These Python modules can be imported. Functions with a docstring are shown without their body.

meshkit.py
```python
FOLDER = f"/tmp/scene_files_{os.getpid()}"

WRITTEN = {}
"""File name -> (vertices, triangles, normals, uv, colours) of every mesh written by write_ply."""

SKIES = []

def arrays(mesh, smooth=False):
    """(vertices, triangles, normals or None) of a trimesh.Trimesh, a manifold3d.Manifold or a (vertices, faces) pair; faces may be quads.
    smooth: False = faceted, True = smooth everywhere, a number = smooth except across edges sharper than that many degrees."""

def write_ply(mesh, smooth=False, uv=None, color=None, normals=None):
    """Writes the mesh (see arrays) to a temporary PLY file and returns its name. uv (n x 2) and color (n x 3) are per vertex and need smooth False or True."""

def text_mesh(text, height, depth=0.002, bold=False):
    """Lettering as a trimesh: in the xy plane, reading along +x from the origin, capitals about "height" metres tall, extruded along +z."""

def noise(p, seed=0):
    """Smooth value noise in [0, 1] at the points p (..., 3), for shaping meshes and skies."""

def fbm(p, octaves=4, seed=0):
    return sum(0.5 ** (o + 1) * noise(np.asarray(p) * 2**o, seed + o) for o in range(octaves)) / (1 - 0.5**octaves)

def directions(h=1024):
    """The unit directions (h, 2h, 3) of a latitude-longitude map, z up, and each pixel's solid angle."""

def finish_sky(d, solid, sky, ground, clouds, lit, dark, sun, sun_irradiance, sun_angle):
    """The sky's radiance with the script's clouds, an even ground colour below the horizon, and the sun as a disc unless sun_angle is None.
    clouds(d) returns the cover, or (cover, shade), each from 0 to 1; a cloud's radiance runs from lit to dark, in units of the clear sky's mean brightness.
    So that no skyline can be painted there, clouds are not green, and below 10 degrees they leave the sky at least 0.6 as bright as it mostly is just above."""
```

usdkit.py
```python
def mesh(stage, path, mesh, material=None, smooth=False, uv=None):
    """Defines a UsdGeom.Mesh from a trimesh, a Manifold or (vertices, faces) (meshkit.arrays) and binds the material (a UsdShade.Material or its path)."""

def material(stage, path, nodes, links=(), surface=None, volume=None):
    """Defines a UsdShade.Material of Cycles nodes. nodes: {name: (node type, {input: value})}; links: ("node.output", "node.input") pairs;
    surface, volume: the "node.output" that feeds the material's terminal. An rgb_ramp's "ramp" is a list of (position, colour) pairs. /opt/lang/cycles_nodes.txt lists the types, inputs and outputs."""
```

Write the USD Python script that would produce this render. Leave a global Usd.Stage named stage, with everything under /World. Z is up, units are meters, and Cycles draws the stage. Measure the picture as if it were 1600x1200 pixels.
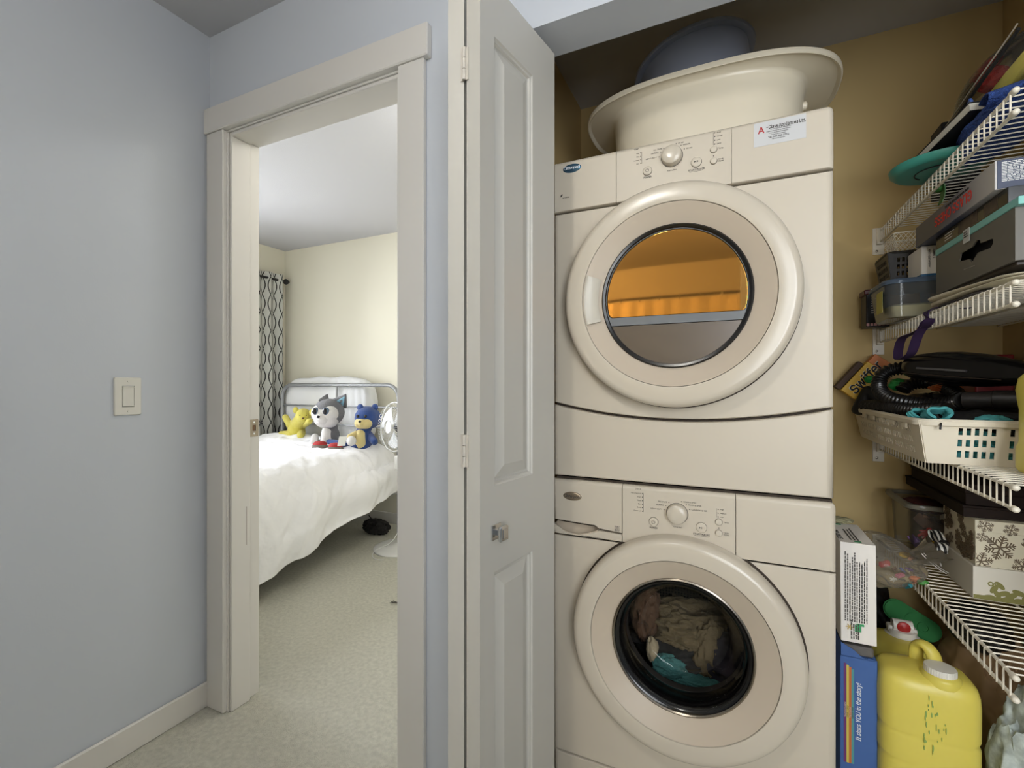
import math, random
import numpy as np, trimesh, shapely.geometry as sg, shapely.affinity as sa
import manifold3d as m3
import meshkit, usdkit
from pxr import Usd, UsdGeom, UsdLux, UsdShade, Gf, Sdf

stage = Usd.Stage.CreateInMemory()
UsdGeom.SetStageUpAxis(stage, UsdGeom.Tokens.z)
UsdGeom.SetStageMetersPerUnit(stage, 1.0)
UsdGeom.Xform.Define(stage, '/World')
UsdGeom.Scope.Define(stage, '/World/Looks')

# ------------------------------------------------------------------ camera, lights, exposure
EXPOSURE = 0.0
YAW, FOCAL_PX, EYE = 25.2, 733.0, 1.17
cam = UsdGeom.Camera.Define(stage, '/World/Camera')
cam.CreateHorizontalApertureAttr(36.0); cam.CreateVerticalApertureAttr(27.0)
cam.CreateFocalLengthAttr(36.0 * FOCAL_PX / 1600.0)
cam.CreateClippingRangeAttr(Gf.Vec2f(0.05, 100))
cam.CreateExposureAttr(EXPOSURE)
cam.AddTranslateOp().Set(Gf.Vec3d(0, 0, EYE)); cam.AddRotateXYZOp().Set(Gf.Vec3f(90, 0, YAW))

def rect_light(name, loc, rot, w, h, power, color):
    l = UsdLux.RectLight.Define(stage, '/World/' + name)
    l.CreateWidthAttr(w); l.CreateHeightAttr(h); l.CreateIntensityAttr(power); l.CreateColorAttr(Gf.Vec3f(*color))
    l.AddTranslateOp().Set(Gf.Vec3d(*loc)); l.AddRotateXYZOp().Set(Gf.Vec3f(*rot))
    return l
dome = UsdLux.DomeLight.Define(stage, '/World/sky'); dome.CreateIntensityAttr(0.6); dome.CreateColorAttr(Gf.Vec3f(0.85, 0.92, 1.0))
# daylight of the bedroom window (in the left bedroom wall) and of an unseen hall window placed to light the closet
rect_light('bedroom_window_daylight', (-4.45, 1.7, 1.80), (0, -62, 0), 1.7, 1.7, 23, (0.95, 0.98, 1.04))
rect_light('unseen_hall_light', (0.9, -1.14, 1.5), (-90, 0, 180), 1.3, 1.6, 9.9, (0.92, 0.96, 1.0))
def bulb(name, loc, r, power, color):
    l = UsdLux.SphereLight.Define(stage, '/World/' + name)
    l.CreateRadiusAttr(r); l.CreateIntensityAttr(power); l.CreateColorAttr(Gf.Vec3f(*color)); l.AddTranslateOp().Set(Gf.Vec3d(*loc))
bulb('unseen_hall_lamp_light', (-0.45, -0.35, 2.33), 0.075, 128, (1.0, 0.97, 0.92))  # out of view, placed overhead to light hallway and appliances
bulb('unseen_bathroom_lamp_light', (-1.45, -1.5, 2.33), 0.075, 125, (1.0, 0.92, 0.78))  # out of view, lights the curtain mirrored in the dryer window
bulb('added_bedroom_fill_light', (-1.08, 1.95, 2.33), 0.075, 62, (1.0, 0.98, 0.95))  # added fill for carpet and comforter, hidden beside the doorway

# ------------------------------------------------------------------ helpers
CA, SA = math.cos(math.radians(YAW)), math.sin(math.radians(YAW))
def at(px, py, Y=None, X=None, Z=None):
    "the point of a real plane (Y, X or Z given) seen at a pixel of the photograph"
    r = (px - 800) / FOCAL_PX
    if Y is not None: X = Y * (r * CA - SA) / (CA + r * SA)
    elif X is not None: Y = X * (CA + r * SA) / (r * CA - SA)
    else:
        w = FOCAL_PX * (EYE - Z) / (py - 600); u = r * w
        return np.array([u * CA - w * SA, u * SA + w * CA, Z])
    w = -X * SA + Y * CA
    return np.array([X, Y, EYE + (600 - py) * w / FOCAL_PX])

used, LOC = {}, {}
def numbered(parent, name):
    k = (parent, name); n = used.get(k, 0); used[k] = n + 1
    return name if n == 0 else f'{name}_{n:03d}'
def tags(prim, label=None, cat=None, group=None, kind=None):
    for k, v in (('label', label), ('category', cat), ('group', group), ('kind', kind)):
        if v: prim.SetCustomDataByKey(k, v)
def thing(name, label, cat, loc=(0, 0, 0), group=None, kind=None):
    p = '/World/' + numbered('/World', name)
    x = UsdGeom.Xform.Define(stage, p); x.AddTranslateOp().Set(Gf.Vec3d(*map(float, loc)))
    LOC[p] = np.array(loc, float); tags(x.GetPrim(), label, cat, group, kind)
    return p
def obj(parent, name, mesh, m, smooth=35, label=None, kind=None):
    p = parent + '/' + numbered(parent, name)
    v, f, n = meshkit.arrays(mesh, False)
    loc = LOC.get(parent, np.zeros(3)); LOC[p] = loc
    usdkit.mesh(stage, p, trimesh.Trimesh(v - loc, f, process=False), m, smooth=smooth)
    if label or kind: tags(stage.GetPrimAtPath(p), label, kind=kind)
    return p
def single(name, mesh, m, label, cat, smooth=35, group=None, kind=None):
    p = obj('/World', name, mesh, m, smooth); tags(stage.GetPrimAtPath(p), label, cat, group, kind)
    return p
def struct(name, mesh, m, label=None, smooth=35):
    p = obj('/World', name, mesh, m, smooth); tags(stage.GetPrimAtPath(p), label, name.split('_')[0], None, 'structure')
    return p
def dup(src, loc, label, group=None):
    pr = stage.GetPrimAtPath(src); cd = pr.GetCustomData()
    p = '/World/' + numbered('/World', src.rsplit('/', 1)[1])
    x = UsdGeom.Xform.Define(stage, p); x.GetPrim().GetReferences().AddInternalReference(src)
    x.ClearXformOpOrder(); x.GetPrim().CreateAttribute('xformOp:translate', Sdf.ValueTypeNames.Double3).Set(Gf.Vec3d(*map(float, loc)))
    x.GetPrim().CreateAttribute('xformOpOrder', Sdf.ValueTypeNames.TokenArray).Set(['xformOp:translate'])
    x.GetPrim().SetInstanceable(True)
    tags(x.GetPrim(), label, cd.get('category'), group or cd.get('group'))
    return p

def lin(c):
    a = np.array(c, float) / 255
    return tuple(np.where(a <= .04045, a / 12.92, ((a + .055) / 1.055) ** 2.4))
def mat(name, col, rough=.5, metal=0., bump=None, var=None, **kw):
    "col: sRGB 0-255 of the paint; bump=(scale, strength, distance); var=(scale, amount) tone variation"
    nodes = {'p': ('principled_bsdf', {'roughness': rough, 'metallic': metal, 'base_color': lin(col), **kw})}
    links = []
    if bump or var: nodes['g'] = ('geometry', {})
    if bump:
        nodes['bn'] = ('noise_texture', {'scale': bump[0], 'detail': 3.0, 'roughness': .55})
        nodes['b'] = ('bump', {'strength': bump[1], 'distance': bump[2]})
        links += [('g.position', 'bn.vector'), ('bn.fac', 'b.height'), ('b.normal', 'p.normal')]
    if var:
        nodes['vn'] = ('noise_texture', {'scale': var[0], 'detail': 3.0})
        c = np.array(lin(col)); a = var[1]
        nodes['r'] = ('rgb_ramp', {'ramp': [(0.3, tuple(c * (1 - a))), (0.7, tuple(np.minimum(1, c * (1 + a))))]})
        links += [('g.position', 'vn.vector'), ('vn.fac', 'r.fac'), ('r.color', 'p.base_color')]
    return usdkit.material(stage, '/World/Looks/' + name, nodes, links, surface='p.BSDF')
def film(name, tint=(1, 1, 1), gloss=.08, ior=1.45, rough=.05, milk=0., milkcol=(200, 200, 200)):
    "clear sheet or glass: transparent with fresnel gloss, and a share of milky diffuse"
    nodes = {'t': ('transparent_bsdf', {'color': tint}), 'gl': ('glossy_bsdf', {'color': (1, 1, 1), 'roughness': rough}),
             'f': ('fresnel', {'IOR': ior}), 'mx': ('mix_closure', {}), 'd': ('diffuse_bsdf', {'color': lin(milkcol)}), 'm2': ('mix_closure', {'fac': milk})}
    return usdkit.material(stage, '/World/Looks/' + name, nodes, [('f.fac', 'mx.fac'), ('t.BSDF', 'mx.closure1'), ('gl.BSDF', 'mx.closure2'), ('mx.closure', 'm2.closure1'), ('d.BSDF', 'm2.closure2')], surface='m2.closure')

def T(v, f): 
    m = trimesh.Trimesh(np.asarray(v, float), np.asarray(f, int), process=False)
    return m
def cat(*ms):
    out = []
    for m in ms:
        if isinstance(m, (list, tuple)): out += list(m)
        else: out.append(m)
    vs, fs, n = [], [], 0
    for m in out:
        v, f, _ = meshkit.arrays(m, False); vs.append(v); fs.append(f + n); n += len(v)
    return T(np.vstack(vs), np.vstack(fs))
def box(x0, x1, y0, y1, z0, z1, b=0.):
    x0, x1 = min(x0, x1), max(x0, x1); y0, y1 = min(y0, y1), max(y0, y1); z0, z1 = min(z0, z1), max(z0, z1)
    if b <= 0:
        m = trimesh.creation.box((x1 - x0, y1 - y0, z1 - z0)); m.apply_translation(((x0 + x1) / 2, (y0 + y1) / 2, (z0 + z1) / 2)); return m
    pts = []
    for X, sx in ((x0, 1), (x1, -1)):
        for Y, sy in ((y0, 1), (y1, -1)):
            for Z, sz in ((z0, 1), (z1, -1)):
                pts += [(X + sx * b, Y + sy * b, Z), (X + sx * b, Y, Z + sz * b), (X, Y + sy * b, Z + sz * b)]
    return trimesh.convex.convex_hull(np.array(pts))
def hull_spheres(pr, seg=16):
    return m3.Manifold.batch_hull([m3.Manifold.sphere(r, seg).translate(tuple(map(float, p))) for p, r in pr])
def rbox(x0, x1, y0, y1, z0, z1, r, seg=16):
    return hull_spheres([((a, b_, c), r) for a in (x0 + r, x1 - r) for b_ in (y0 + r, y1 - r) for c in (z0 + r, z1 - r)], seg)
def obox(o, ex, ey, ez, b=0.):
    "box with corner o and edge vectors ex, ey, ez"
    lx, ly, lz = (np.linalg.norm(e) for e in (ex, ey, ez))
    m = box(0, lx, 0, ly, 0, lz, b)
    M = np.eye(4); M[:3, 0] = np.array(ex) / lx; M[:3, 1] = np.array(ey) / ly; M[:3, 2] = np.array(ez) / lz; M[:3, 3] = o
    m.apply_transform(M); return m
def tube(pts, r, n=8, closed=False, cap=True):
    P = np.array(pts, float); k = len(P); R = np.broadcast_to(np.asarray(r, float), (k,))
    if closed: t = np.roll(P, -1, 0) - np.roll(P, 1, 0)
    else: t = np.gradient(P, axis=0)
    t /= np.maximum(np.linalg.norm(t, axis=1, keepdims=True), 1e-9)
    a = np.array([0, 0, 1.]) if abs(t[0][2]) < .9 else np.array([1., 0, 0])
    u = np.cross(t[0], a); u /= np.linalg.norm(u); V = []
    for i in range(k):
        u = u - t[i] * (u @ t[i]); u /= np.linalg.norm(u); w = np.cross(t[i], u)
        for j in range(n):
            th = 2 * math.pi * j / n; V.append(P[i] + R[i] * (math.cos(th) * u + math.sin(th) * w))
    F = []
    for i in range(k if closed else k - 1):
        i2 = (i + 1) % k
        for j in range(n):
            j2 = (j + 1) % n; F += [(i * n + j, i * n + j2, i2 * n + j2), (i * n + j, i2 * n + j2, i2 * n + j)]
    if not closed and cap:
        V += [P[0], P[-1]]; c0, c1 = len(V) - 2, len(V) - 1
        for j in range(n):
            j2 = (j + 1) % n; F += [(c0, j2, j), (c1, (k - 1) * n + j, (k - 1) * n + j2)]
    return T(V, F)
def spline(pts, n=40):
    from scipy.interpolate import make_interp_spline
    P = np.array(pts, float); d = np.r_[0, np.cumsum(np.linalg.norm(np.diff(P, axis=0), axis=1))]
    return make_interp_spline(d, P, k=min(3, len(P) - 1))(np.linspace(0, d[-1], n))
def loft(rings, cap0=True, cap1=True, closed=True):
    R = np.array(rings, float); k, n, _ = R.shape; V = list(R.reshape(-1, 3)); F = []
    for i in range(k - 1):
        for j in range(n if closed else n - 1):
            j2 = (j + 1) % n; F += [(i * n + j, i * n + j2, (i + 1) * n + j2), (i * n + j, (i + 1) * n + j2, (i + 1) * n + j)]
    for on, i, s in ((cap0, 0, 1), (cap1, k - 1, -1)):
        if on:
            V.append(R[i].mean(0)); c = len(V) - 1
            for j in range(n):
                j2 = (j + 1) % n; F.append((c, i * n + j2, i * n + j)[::s])
    return T(V, F)
def lathe(profile, c=(0, 0, 0), axis='y', n=96, closed=False):
    "profile: (r, h) pairs; h along the axis"
    th = np.arange(n) * 2 * math.pi / n; rings = []
    for r, h in profile:
        a, b_ = r * np.cos(th), r * np.sin(th); hh = np.full(n, h)
        rings.append(np.stack({'y': (a, hh, b_), 'z': (a, b_, hh), 'x': (hh, a, b_)}[axis], -1) + np.array(c))
    if closed: rings.append(rings[0])
    return loft(rings, (not closed) and profile[0][0] < 1e-4, (not closed) and profile[-1][0] < 1e-4)
def sring(cx, cy, a, b, z, p=2.0, n=64):
    th = np.arange(n) * 2 * math.pi / n; c, s = np.cos(th), np.sin(th)
    return np.stack([cx + a * np.sign(c) * np.abs(c) ** (2 / p), cy + b * np.sign(s) * np.abs(s) ** (2 / p), np.full(n, z)], -1)
def rrect(x0, x1, z0, z1, r, n=5):
    out = []
    for cx, cz, a0 in ((x1 - r, z0 + r, -90), (x1 - r, z1 - r, 0), (x0 + r, z1 - r, 90), (x0 + r, z0 + r, 180)):
        for k in range(n + 1):
            a = math.radians(a0 + 90 * k / n); out.append((cx + r * math.cos(a), cz + r * math.sin(a)))
    return out
def plate(ring, yf, yb, bl=.003, br=.003, bb=.003, bt=.003, d=.006, hole=None, steps=4):
    "a panel in the x-z plane, its front at yf, its outline given, edges rounded by bl, br, bb, bt over the depth d"
    R = np.array(ring, float)
    if sg.Polygon(R).exterior.is_ccw is False: R = R[::-1]
    keep = np.linalg.norm(R - np.roll(R, 1, 0), axis=1) > 1e-6; R = R[keep]; n = len(R)
    e = np.roll(R, -1, 0) - R; e /= np.linalg.norm(e, axis=1, keepdims=True)
    nr = np.stack([e[:, 1], -e[:, 0]], -1); mit = nr + np.roll(nr, 1, 0)
    mit /= np.maximum((mit * nr).sum(1, keepdims=True), .3)
    off = np.stack([np.where(mit[:, 0] < 0, bl, br) * mit[:, 0], np.where(mit[:, 1] < 0, bb, bt) * mit[:, 1]], -1)
    rings = [np.stack([R[:, 0], np.full(n, yb), R[:, 1]], -1)]
    for k in range(steps + 1):
        t = math.pi / 2 * k / steps; q = R - off * (1 - math.cos(t)); rings.append(np.stack([q[:, 0], np.full(n, yf + d * (1 - math.sin(t))), q[:, 1]], -1))
    m = [loft(rings, hole is None, False)]
    q = R - off; pg = sg.Polygon(q, [hole] if hole is not None else None)
    v2, f = trimesh.creation.triangulate_polygon(pg, engine='earcut')
    m.append(T(np.stack([v2[:, 0], np.full(len(v2), yf), v2[:, 1]], -1), np.array(f)[:, ::1]))
    if hole is not None:
        h = np.array(hole); m.append(loft([np.stack([h[:, 0], np.full(len(h), y), h[:, 1]], -1) for y in (yf, yb)], False, False))
    out = cat(*m); out.merge_vertices(); out.fix_normals(); return out
def prism(poly, depth, o, xd, yd):
    "a shapely polygon raised by depth; x along xd, y along yd"
    ms = [trimesh.creation.extrude_polygon(g, depth, engine='earcut') for g in (poly.geoms if hasattr(poly, 'geoms') else [poly])]
    return place(cat(*ms), o, xd, yd)
def place(m, o, xd, yd):
    xd = np.array(xd, float); xd /= np.linalg.norm(xd); yd = np.array(yd, float); yd /= np.linalg.norm(yd)
    M = np.eye(4); M[:3, 0] = xd; M[:3, 1] = yd; M[:3, 2] = np.cross(xd, yd); M[:3, 3] = o
    m = T(*meshkit.arrays(m, False)[:2]); m.apply_transform(M); return m
def text(s, h, o, xd=(1, 0, 0), yd=(0, 0, 1), align='c', bold=False, depth=.0004, slant=0., sx=1.):
    m = meshkit.text_mesh(s, h, depth, bold); lo, hi = m.bounds
    dx = {'l': -lo[0], 'c': -(lo[0] + hi[0]) / 2, 'r': -hi[0]}[align]
    m.apply_translation((dx, 0, 0))
    v = np.array(m.vertices); v[:, 0] = v[:, 0] * sx + slant * v[:, 1]
    return place(T(v, m.faces), o, xd, yd)
def greek(rng, w, lines, h, pitch, o, xd, yd, ragged=.25):
    "rows of print too small to read, as word-long strips"
    ps = []
    for i in range(lines):
        x, end = 0, w * (1 - ragged * rng.random())
        while x < end:
            l = min(h * rng.uniform(1.2, 4.5), end - x); ps.append(sg.box(x, -i * pitch, x + l, -i * pitch + h * rng.uniform(.75, 1.05))); x += l + h * .6
    return prism(sg.MultiPolygon(ps), .0003, o, xd, yd)
def crumple(c, size, seed, amp=.25, freq=6., flat=None, sub=4, ridge=True, rot=0.):
    m = trimesh.creation.icosphere(sub); v = np.array(m.vertices)
    n1 = meshkit.fbm(v * freq / 3 + seed * 7.1, 4, seed)
    n = 1 - np.abs(2 * n1 - 1) * 1.6 if ridge else n1 * 1.6 - .3
    v = v * (1 + amp * (n - .5))[:, None]
    v += amp * .35 * (np.stack([meshkit.noise(v * freq + 11 * k, seed + k) for k in range(3)], -1) - .5)
    v = v * np.array(size)
    a = math.radians(rot); v = np.stack([v[:, 0] * math.cos(a) - v[:, 1] * math.sin(a), v[:, 0] * math.sin(a) + v[:, 1] * math.cos(a), v[:, 2]], -1) + np.array(c)
    if flat is not None: v[:, 2] = np.maximum(v[:, 2], flat + .002 * n1)
    return T(v, m.faces)
def ellipsoid(c, r, sub=3, R=None):
    m = trimesh.creation.icosphere(sub); v = np.array(m.vertices) * np.array(r)
    if R is not None: v = v @ np.array(R).T
    return T(v + np.array(c), m.faces)
def body(bones, refine=.012, it=12):
    M = m3.Manifold.batch_boolean([hull_spheres(b, 20) for b in bones], m3.OpType.Add).refine_to_length(refine)
    v, f, _ = meshkit.arrays(M); m = trimesh.Trimesh(v, f, process=True); trimesh.smoothing.filter_taubin(m, iterations=it); return m
def sheet(G, th):
    "closed cloth of thickness th from a grid of points (n, m, 3)"
    G = np.array(G, float); a, b = np.gradient(G, axis=0), np.gradient(G, axis=1); nn = np.cross(a, b); nn /= np.maximum(np.linalg.norm(nn, axis=2, keepdims=True), 1e-9)
    n, m = G.shape[:2]; V = np.vstack([(G + nn * th / 2).reshape(-1, 3), (G - nn * th / 2).reshape(-1, 3)]); N = n * m
    i, j = np.meshgrid(np.arange(n - 1), np.arange(m - 1), indexing='ij'); q = (i * m + j).ravel()
    F = [np.stack([q, q + m, q + m + 1], -1), np.stack([q, q + m + 1, q + 1], -1), np.stack([q, q + m + 1, q + m], -1) + N, np.stack([q, q + 1, q + m + 1], -1) + N]
    bd = np.r_[np.arange(m), np.arange(1, n) * m + m - 1, (n - 1) * m + np.arange(m - 2, -1, -1), np.arange(n - 2, 0, -1) * m]; b2 = np.roll(bd, -1)
    F += [np.stack([bd, b2, b2 + N], -1), np.stack([bd, b2 + N, bd + N], -1)]
    return T(V, np.vstack(F))
circle = lambda cx, cz, r, n=96: [(cx + r * math.cos(2 * math.pi * k / n), cz + r * math.sin(2 * math.pi * k / n)) for k in range(n)]
FX, FZ = (1, 0, 0), (0, 0, 1)

# ------------------------------------------------------------------ materials
PAINT = mat('hall_paint', (191, 196, 204), .75, bump=(180, .08, .002))
TRIM = mat('white_trim_paint', (208, 205, 200), .42)
DOORP = mat('white_door_paint', (192, 189, 181), .42)
TAN = mat('tan_closet_paint', (204, 178, 124), .8, bump=(180, .08, .002))
CREAM = mat('cream_bedroom_paint', (223, 219, 202), .8, bump=(180, .06, .002))
CEIL = mat('ceiling_paint', (190, 190, 193), .9, bump=(120, .15, .004))
CARPET = mat('beige_carpet', (204, 202, 188), .95, bump=(420, .9, .006), var=(60, .10))
PLASTIC = mat('white_switch_plastic', (214, 212, 204), .35)
APPL = mat('cream_appliance_enamel', (198, 188, 171), .38, specular_ior_level=.35)
APPLG = mat('glossy_appliance_enamel', (198, 188, 171), .22)
APPL2 = mat('warm_bevel_plastic', (190, 176, 157), .42)
GAP_SHADE = mat('dark_gap_shade', (60, 50, 40), .8)  # dark tone standing in for shade in seams and gaps
PRINT = mat('grey_print', (70, 66, 62), .7)
CHROME = mat('chrome', (215, 215, 215), .12, 1.)
STEEL = mat('brushed_steel', (150, 140, 125), .35, 1.)
BLACKG = mat('gloss_black_plastic', (14, 13, 13), .18)
BLACKM = mat('matt_black', (22, 21, 21), .6)

# ------------------------------------------------------------------ the setting: hallway, closet, bedroom, bathroom behind the camera
DW0, DW1 = 1.085, 1.205            # door wall, hall face and bedroom face
OL, OR, OT = -1.628, -0.868, 2.068   # bedroom doorway
struct('wall_left', box(-1.855, -1.735, -1.1, DW0, 0, 2.44), PAINT, 'pale grey-blue hallway wall with the light switch')
struct('wall_back', cat(box(-1.855, OL - .02, DW0, DW1, 0, 2.44), box(OL - .02, OR + .02, DW0, DW1, OT + .02, 2.44), box(OR + .02, -.612, DW0, DW1, 0, 2.44)), PAINT, 'pale grey-blue hallway wall around the bedroom doorway')
struct('wall_closet_front', cat(box(-.612, .72, DW0, DW1, 2.06, 2.44), box(.72, 2.6, DW0, DW1, 0, 2.44)), PAINT, 'wall above and beside the closet opening')
struct('wall_closet_left', box(-.735, -.635, DW1, 2.2, 0, 2.44), TAN, 'tan left side wall of the laundry closet')
struct('wall_closet_back', box(-.635, .81, 2.1, 2.2, 0, 2.44), TAN, 'tan back wall of the laundry closet')
struct('wall_closet_right', box(.81, .91, DW1, 2.2, 0, 2.44), TAN, 'tan right wall that carries the wire shelves')
struct('wall_bedroom_back', box(-4.0, -.74, 3.14, 3.26, 0, 2.44), CREAM, 'cream bedroom wall behind the bed')
WY0, WY1, WZ0, WZ1 = 1.0, 2.4, .75, 2.1
struct('wall_bedroom_left', cat(box(-4.0, -3.88, .9, WY0, 0, 2.44), box(-4.0, -3.88, WY1, 3.14, 0, 2.44), box(-4.0, -3.88, WY0, WY1, 0, WZ0), box(-4.0, -3.88, WY0, WY1, WZ1, 2.44)), CREAM, 'cream bedroom wall with the window')
struct('wall_bedroom_front', box(-3.88, -1.855, DW0, DW1, 0, 2.44), CREAM, 'cream bedroom wall on the hallway side')
struct('wall_bedroom_right', box(-.86, -.745, DW1, 3.14, 0, 2.44), CREAM, 'cream bedroom wall on the closet side')
struct('wall_hall_rear', cat(box(-1.0, -1.735, -1.1, -1.0, 0, 2.44), box(.05, .25, -1.1, -1.0, 0, 2.44), box(1.55, 2.6, -1.1, -1.0, 0, 2.44), box(.25, 1.55, -1.1, -1.0, 0, .7), box(.25, 1.55, -1.1, -1.0, 2.3, 2.44)), PAINT, 'hallway wall behind the camera')
struct('wall_bathroom', cat(box(-1.8, .6, -2.75, -2.65, 0, 2.44), box(-1.9, -1.8, -2.75, -1.0, 0, 2.44), box(.6, .7, -2.75, -1.0, 0, 2.44)), CREAM, 'bathroom walls behind the camera')
struct('wall_hall_end', box(2.6, 2.7, -1.1, DW1, 0, 2.44), PAINT, 'hallway end wall')
struct('floor', box(-4.0, 2.7, -2.75, 3.26, -.06, 0), CARPET, 'beige carpet through hallway and bedroom')
struct('ceiling', box(-4.0, 2.7, -2.75, 3.26, 2.44, 2.5), CEIL, 'white ceiling')
struct('baseboard_left', box(-1.735, -1.722, -1.0, DW0, 0, .09, .004), TRIM, 'white baseboard below the light switch wall')
struct('baseboard_bedroom', box(-3.88, -.87, 3.127, 3.14, 0, .09, .004), TRIM, 'white baseboard behind the bed')
struct('baseboard_right', box(OR + .11, -.615, DW0 - .013, DW0, 0, .09, .004), TRIM, 'white baseboard between doorway and closet')
# bedroom window in the left wall
w = thing('window_1', 'white framed bedroom window beside the curtain', 'window', (-3.94, (WY0 + WY1) / 2, WZ0), kind='structure')
fr = []
for y0, y1, z0, z1 in ((WY0, WY1, WZ0, WZ0 + .05), (WY0, WY1, WZ1 - .05, WZ1), (WY0, WY0 + .05, WZ0, WZ1), (WY1 - .05, WY1, WZ0, WZ1), ((WY0 + WY1) / 2 - .02, (WY0 + WY1) / 2 + .02, WZ0, WZ1)): fr.append(box(-3.97, -3.91, y0, y1, z0, z1, .004))
obj(w, 'window_frame', cat(fr), TRIM)
obj(w, 'pane', box(-3.945, -3.94, WY0 + .04, WY1 - .04, WZ0 + .04, WZ1 - .04), film('window_glass'))
w = thing('window_2', 'unseen white framed hallway window behind the camera', 'window', (.9, -1.05, .7), kind='structure')  # window out of view, placed to let light reach the closet shelves
obj(w, 'window_frame', cat(box(.25, 1.55, -1.08, -1.02, .7, .75, .004), box(.25, 1.55, -1.08, -1.02, 2.25, 2.3, .004), box(.25, .3, -1.08, -1.02, .7, 2.3, .004), box(1.5, 1.55, -1.08, -1.02, .7, 2.3, .004)), TRIM)
obj(w, 'pane', box(.29, 1.51, -1.052, -1.047, .74, 2.26), '/World/Looks/window_glass')
# bedroom door frame
d = thing('door_1', 'white painted bedroom doorway with flat casing and wide header', 'door frame', ((OL + OR) / 2, DW0, 0), kind='structure')
cy = 1.067
obj(d, 'casing', box(-1.727, OL - .006, cy, DW0, 0, OT + .006, .003), TRIM)
obj(d, 'casing', box(OR + .006, OR + .095, cy, DW0, 0, OT + .006, .003), TRIM)
obj(d, 'header', box(-1.7345, OR + .112, cy - .006, DW0, OT + .006, OT + .096, .003), TRIM)
js = cat(box(OL - .019, OL, DW0 - .004, DW1, 0, OT, .002), box(OL, OL + .012, DW0 + .002, DW0 + .075, 0, OT - .012, .002))
jm = obj(d, 'jamb', js, TRIM)
obj(d, 'jamb', cat(box(OR, OR + .019, DW0 - .004, DW1, 0, OT, .002), box(OR - .012, OR, DW0 + .002, DW0 + .075, 0, OT - .012, .002)), TRIM)
obj(d, 'head_jamb', cat(box(OL - .019, OR + .019, DW0 - .004, DW1, OT, OT + .019, .002), box(OL, OR, DW0 + .002, DW0 + .075, OT - .012, OT, .002)), TRIM)
sp = prism(sg.box(-.014, -.029, .014, .029).buffer(.003).difference(sg.box(-.007, -.012, .007, .012)), .0015, (OL + .0005, 1.182, 1.005), (0, 1, 0), FZ)
k = obj(d, 'strike_plate', sp, STEEL, label='brushed metal strike plate')
obj(k, 'latch_hole', box(OL - .0002, OL + .0009, 1.176, 1.188, .994, 1.016), mat('latch_hole_wood', (110, 84, 60), .8))
for z in (1.026, .984): obj(k, 'screw', lathe([(0, .0035), (.003, .003), (.0042, .0018), (.0042, 0)], (OL, 1.182, z), 'x', 12), CHROME)
obj(d, 'scuff', cat(box(OL + .0118, OL + .0123, 1.1435, 1.1447, .58, .72)), mat('scuff_mark', (120, 110, 100), .8), label='thin dark scuff')

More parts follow.
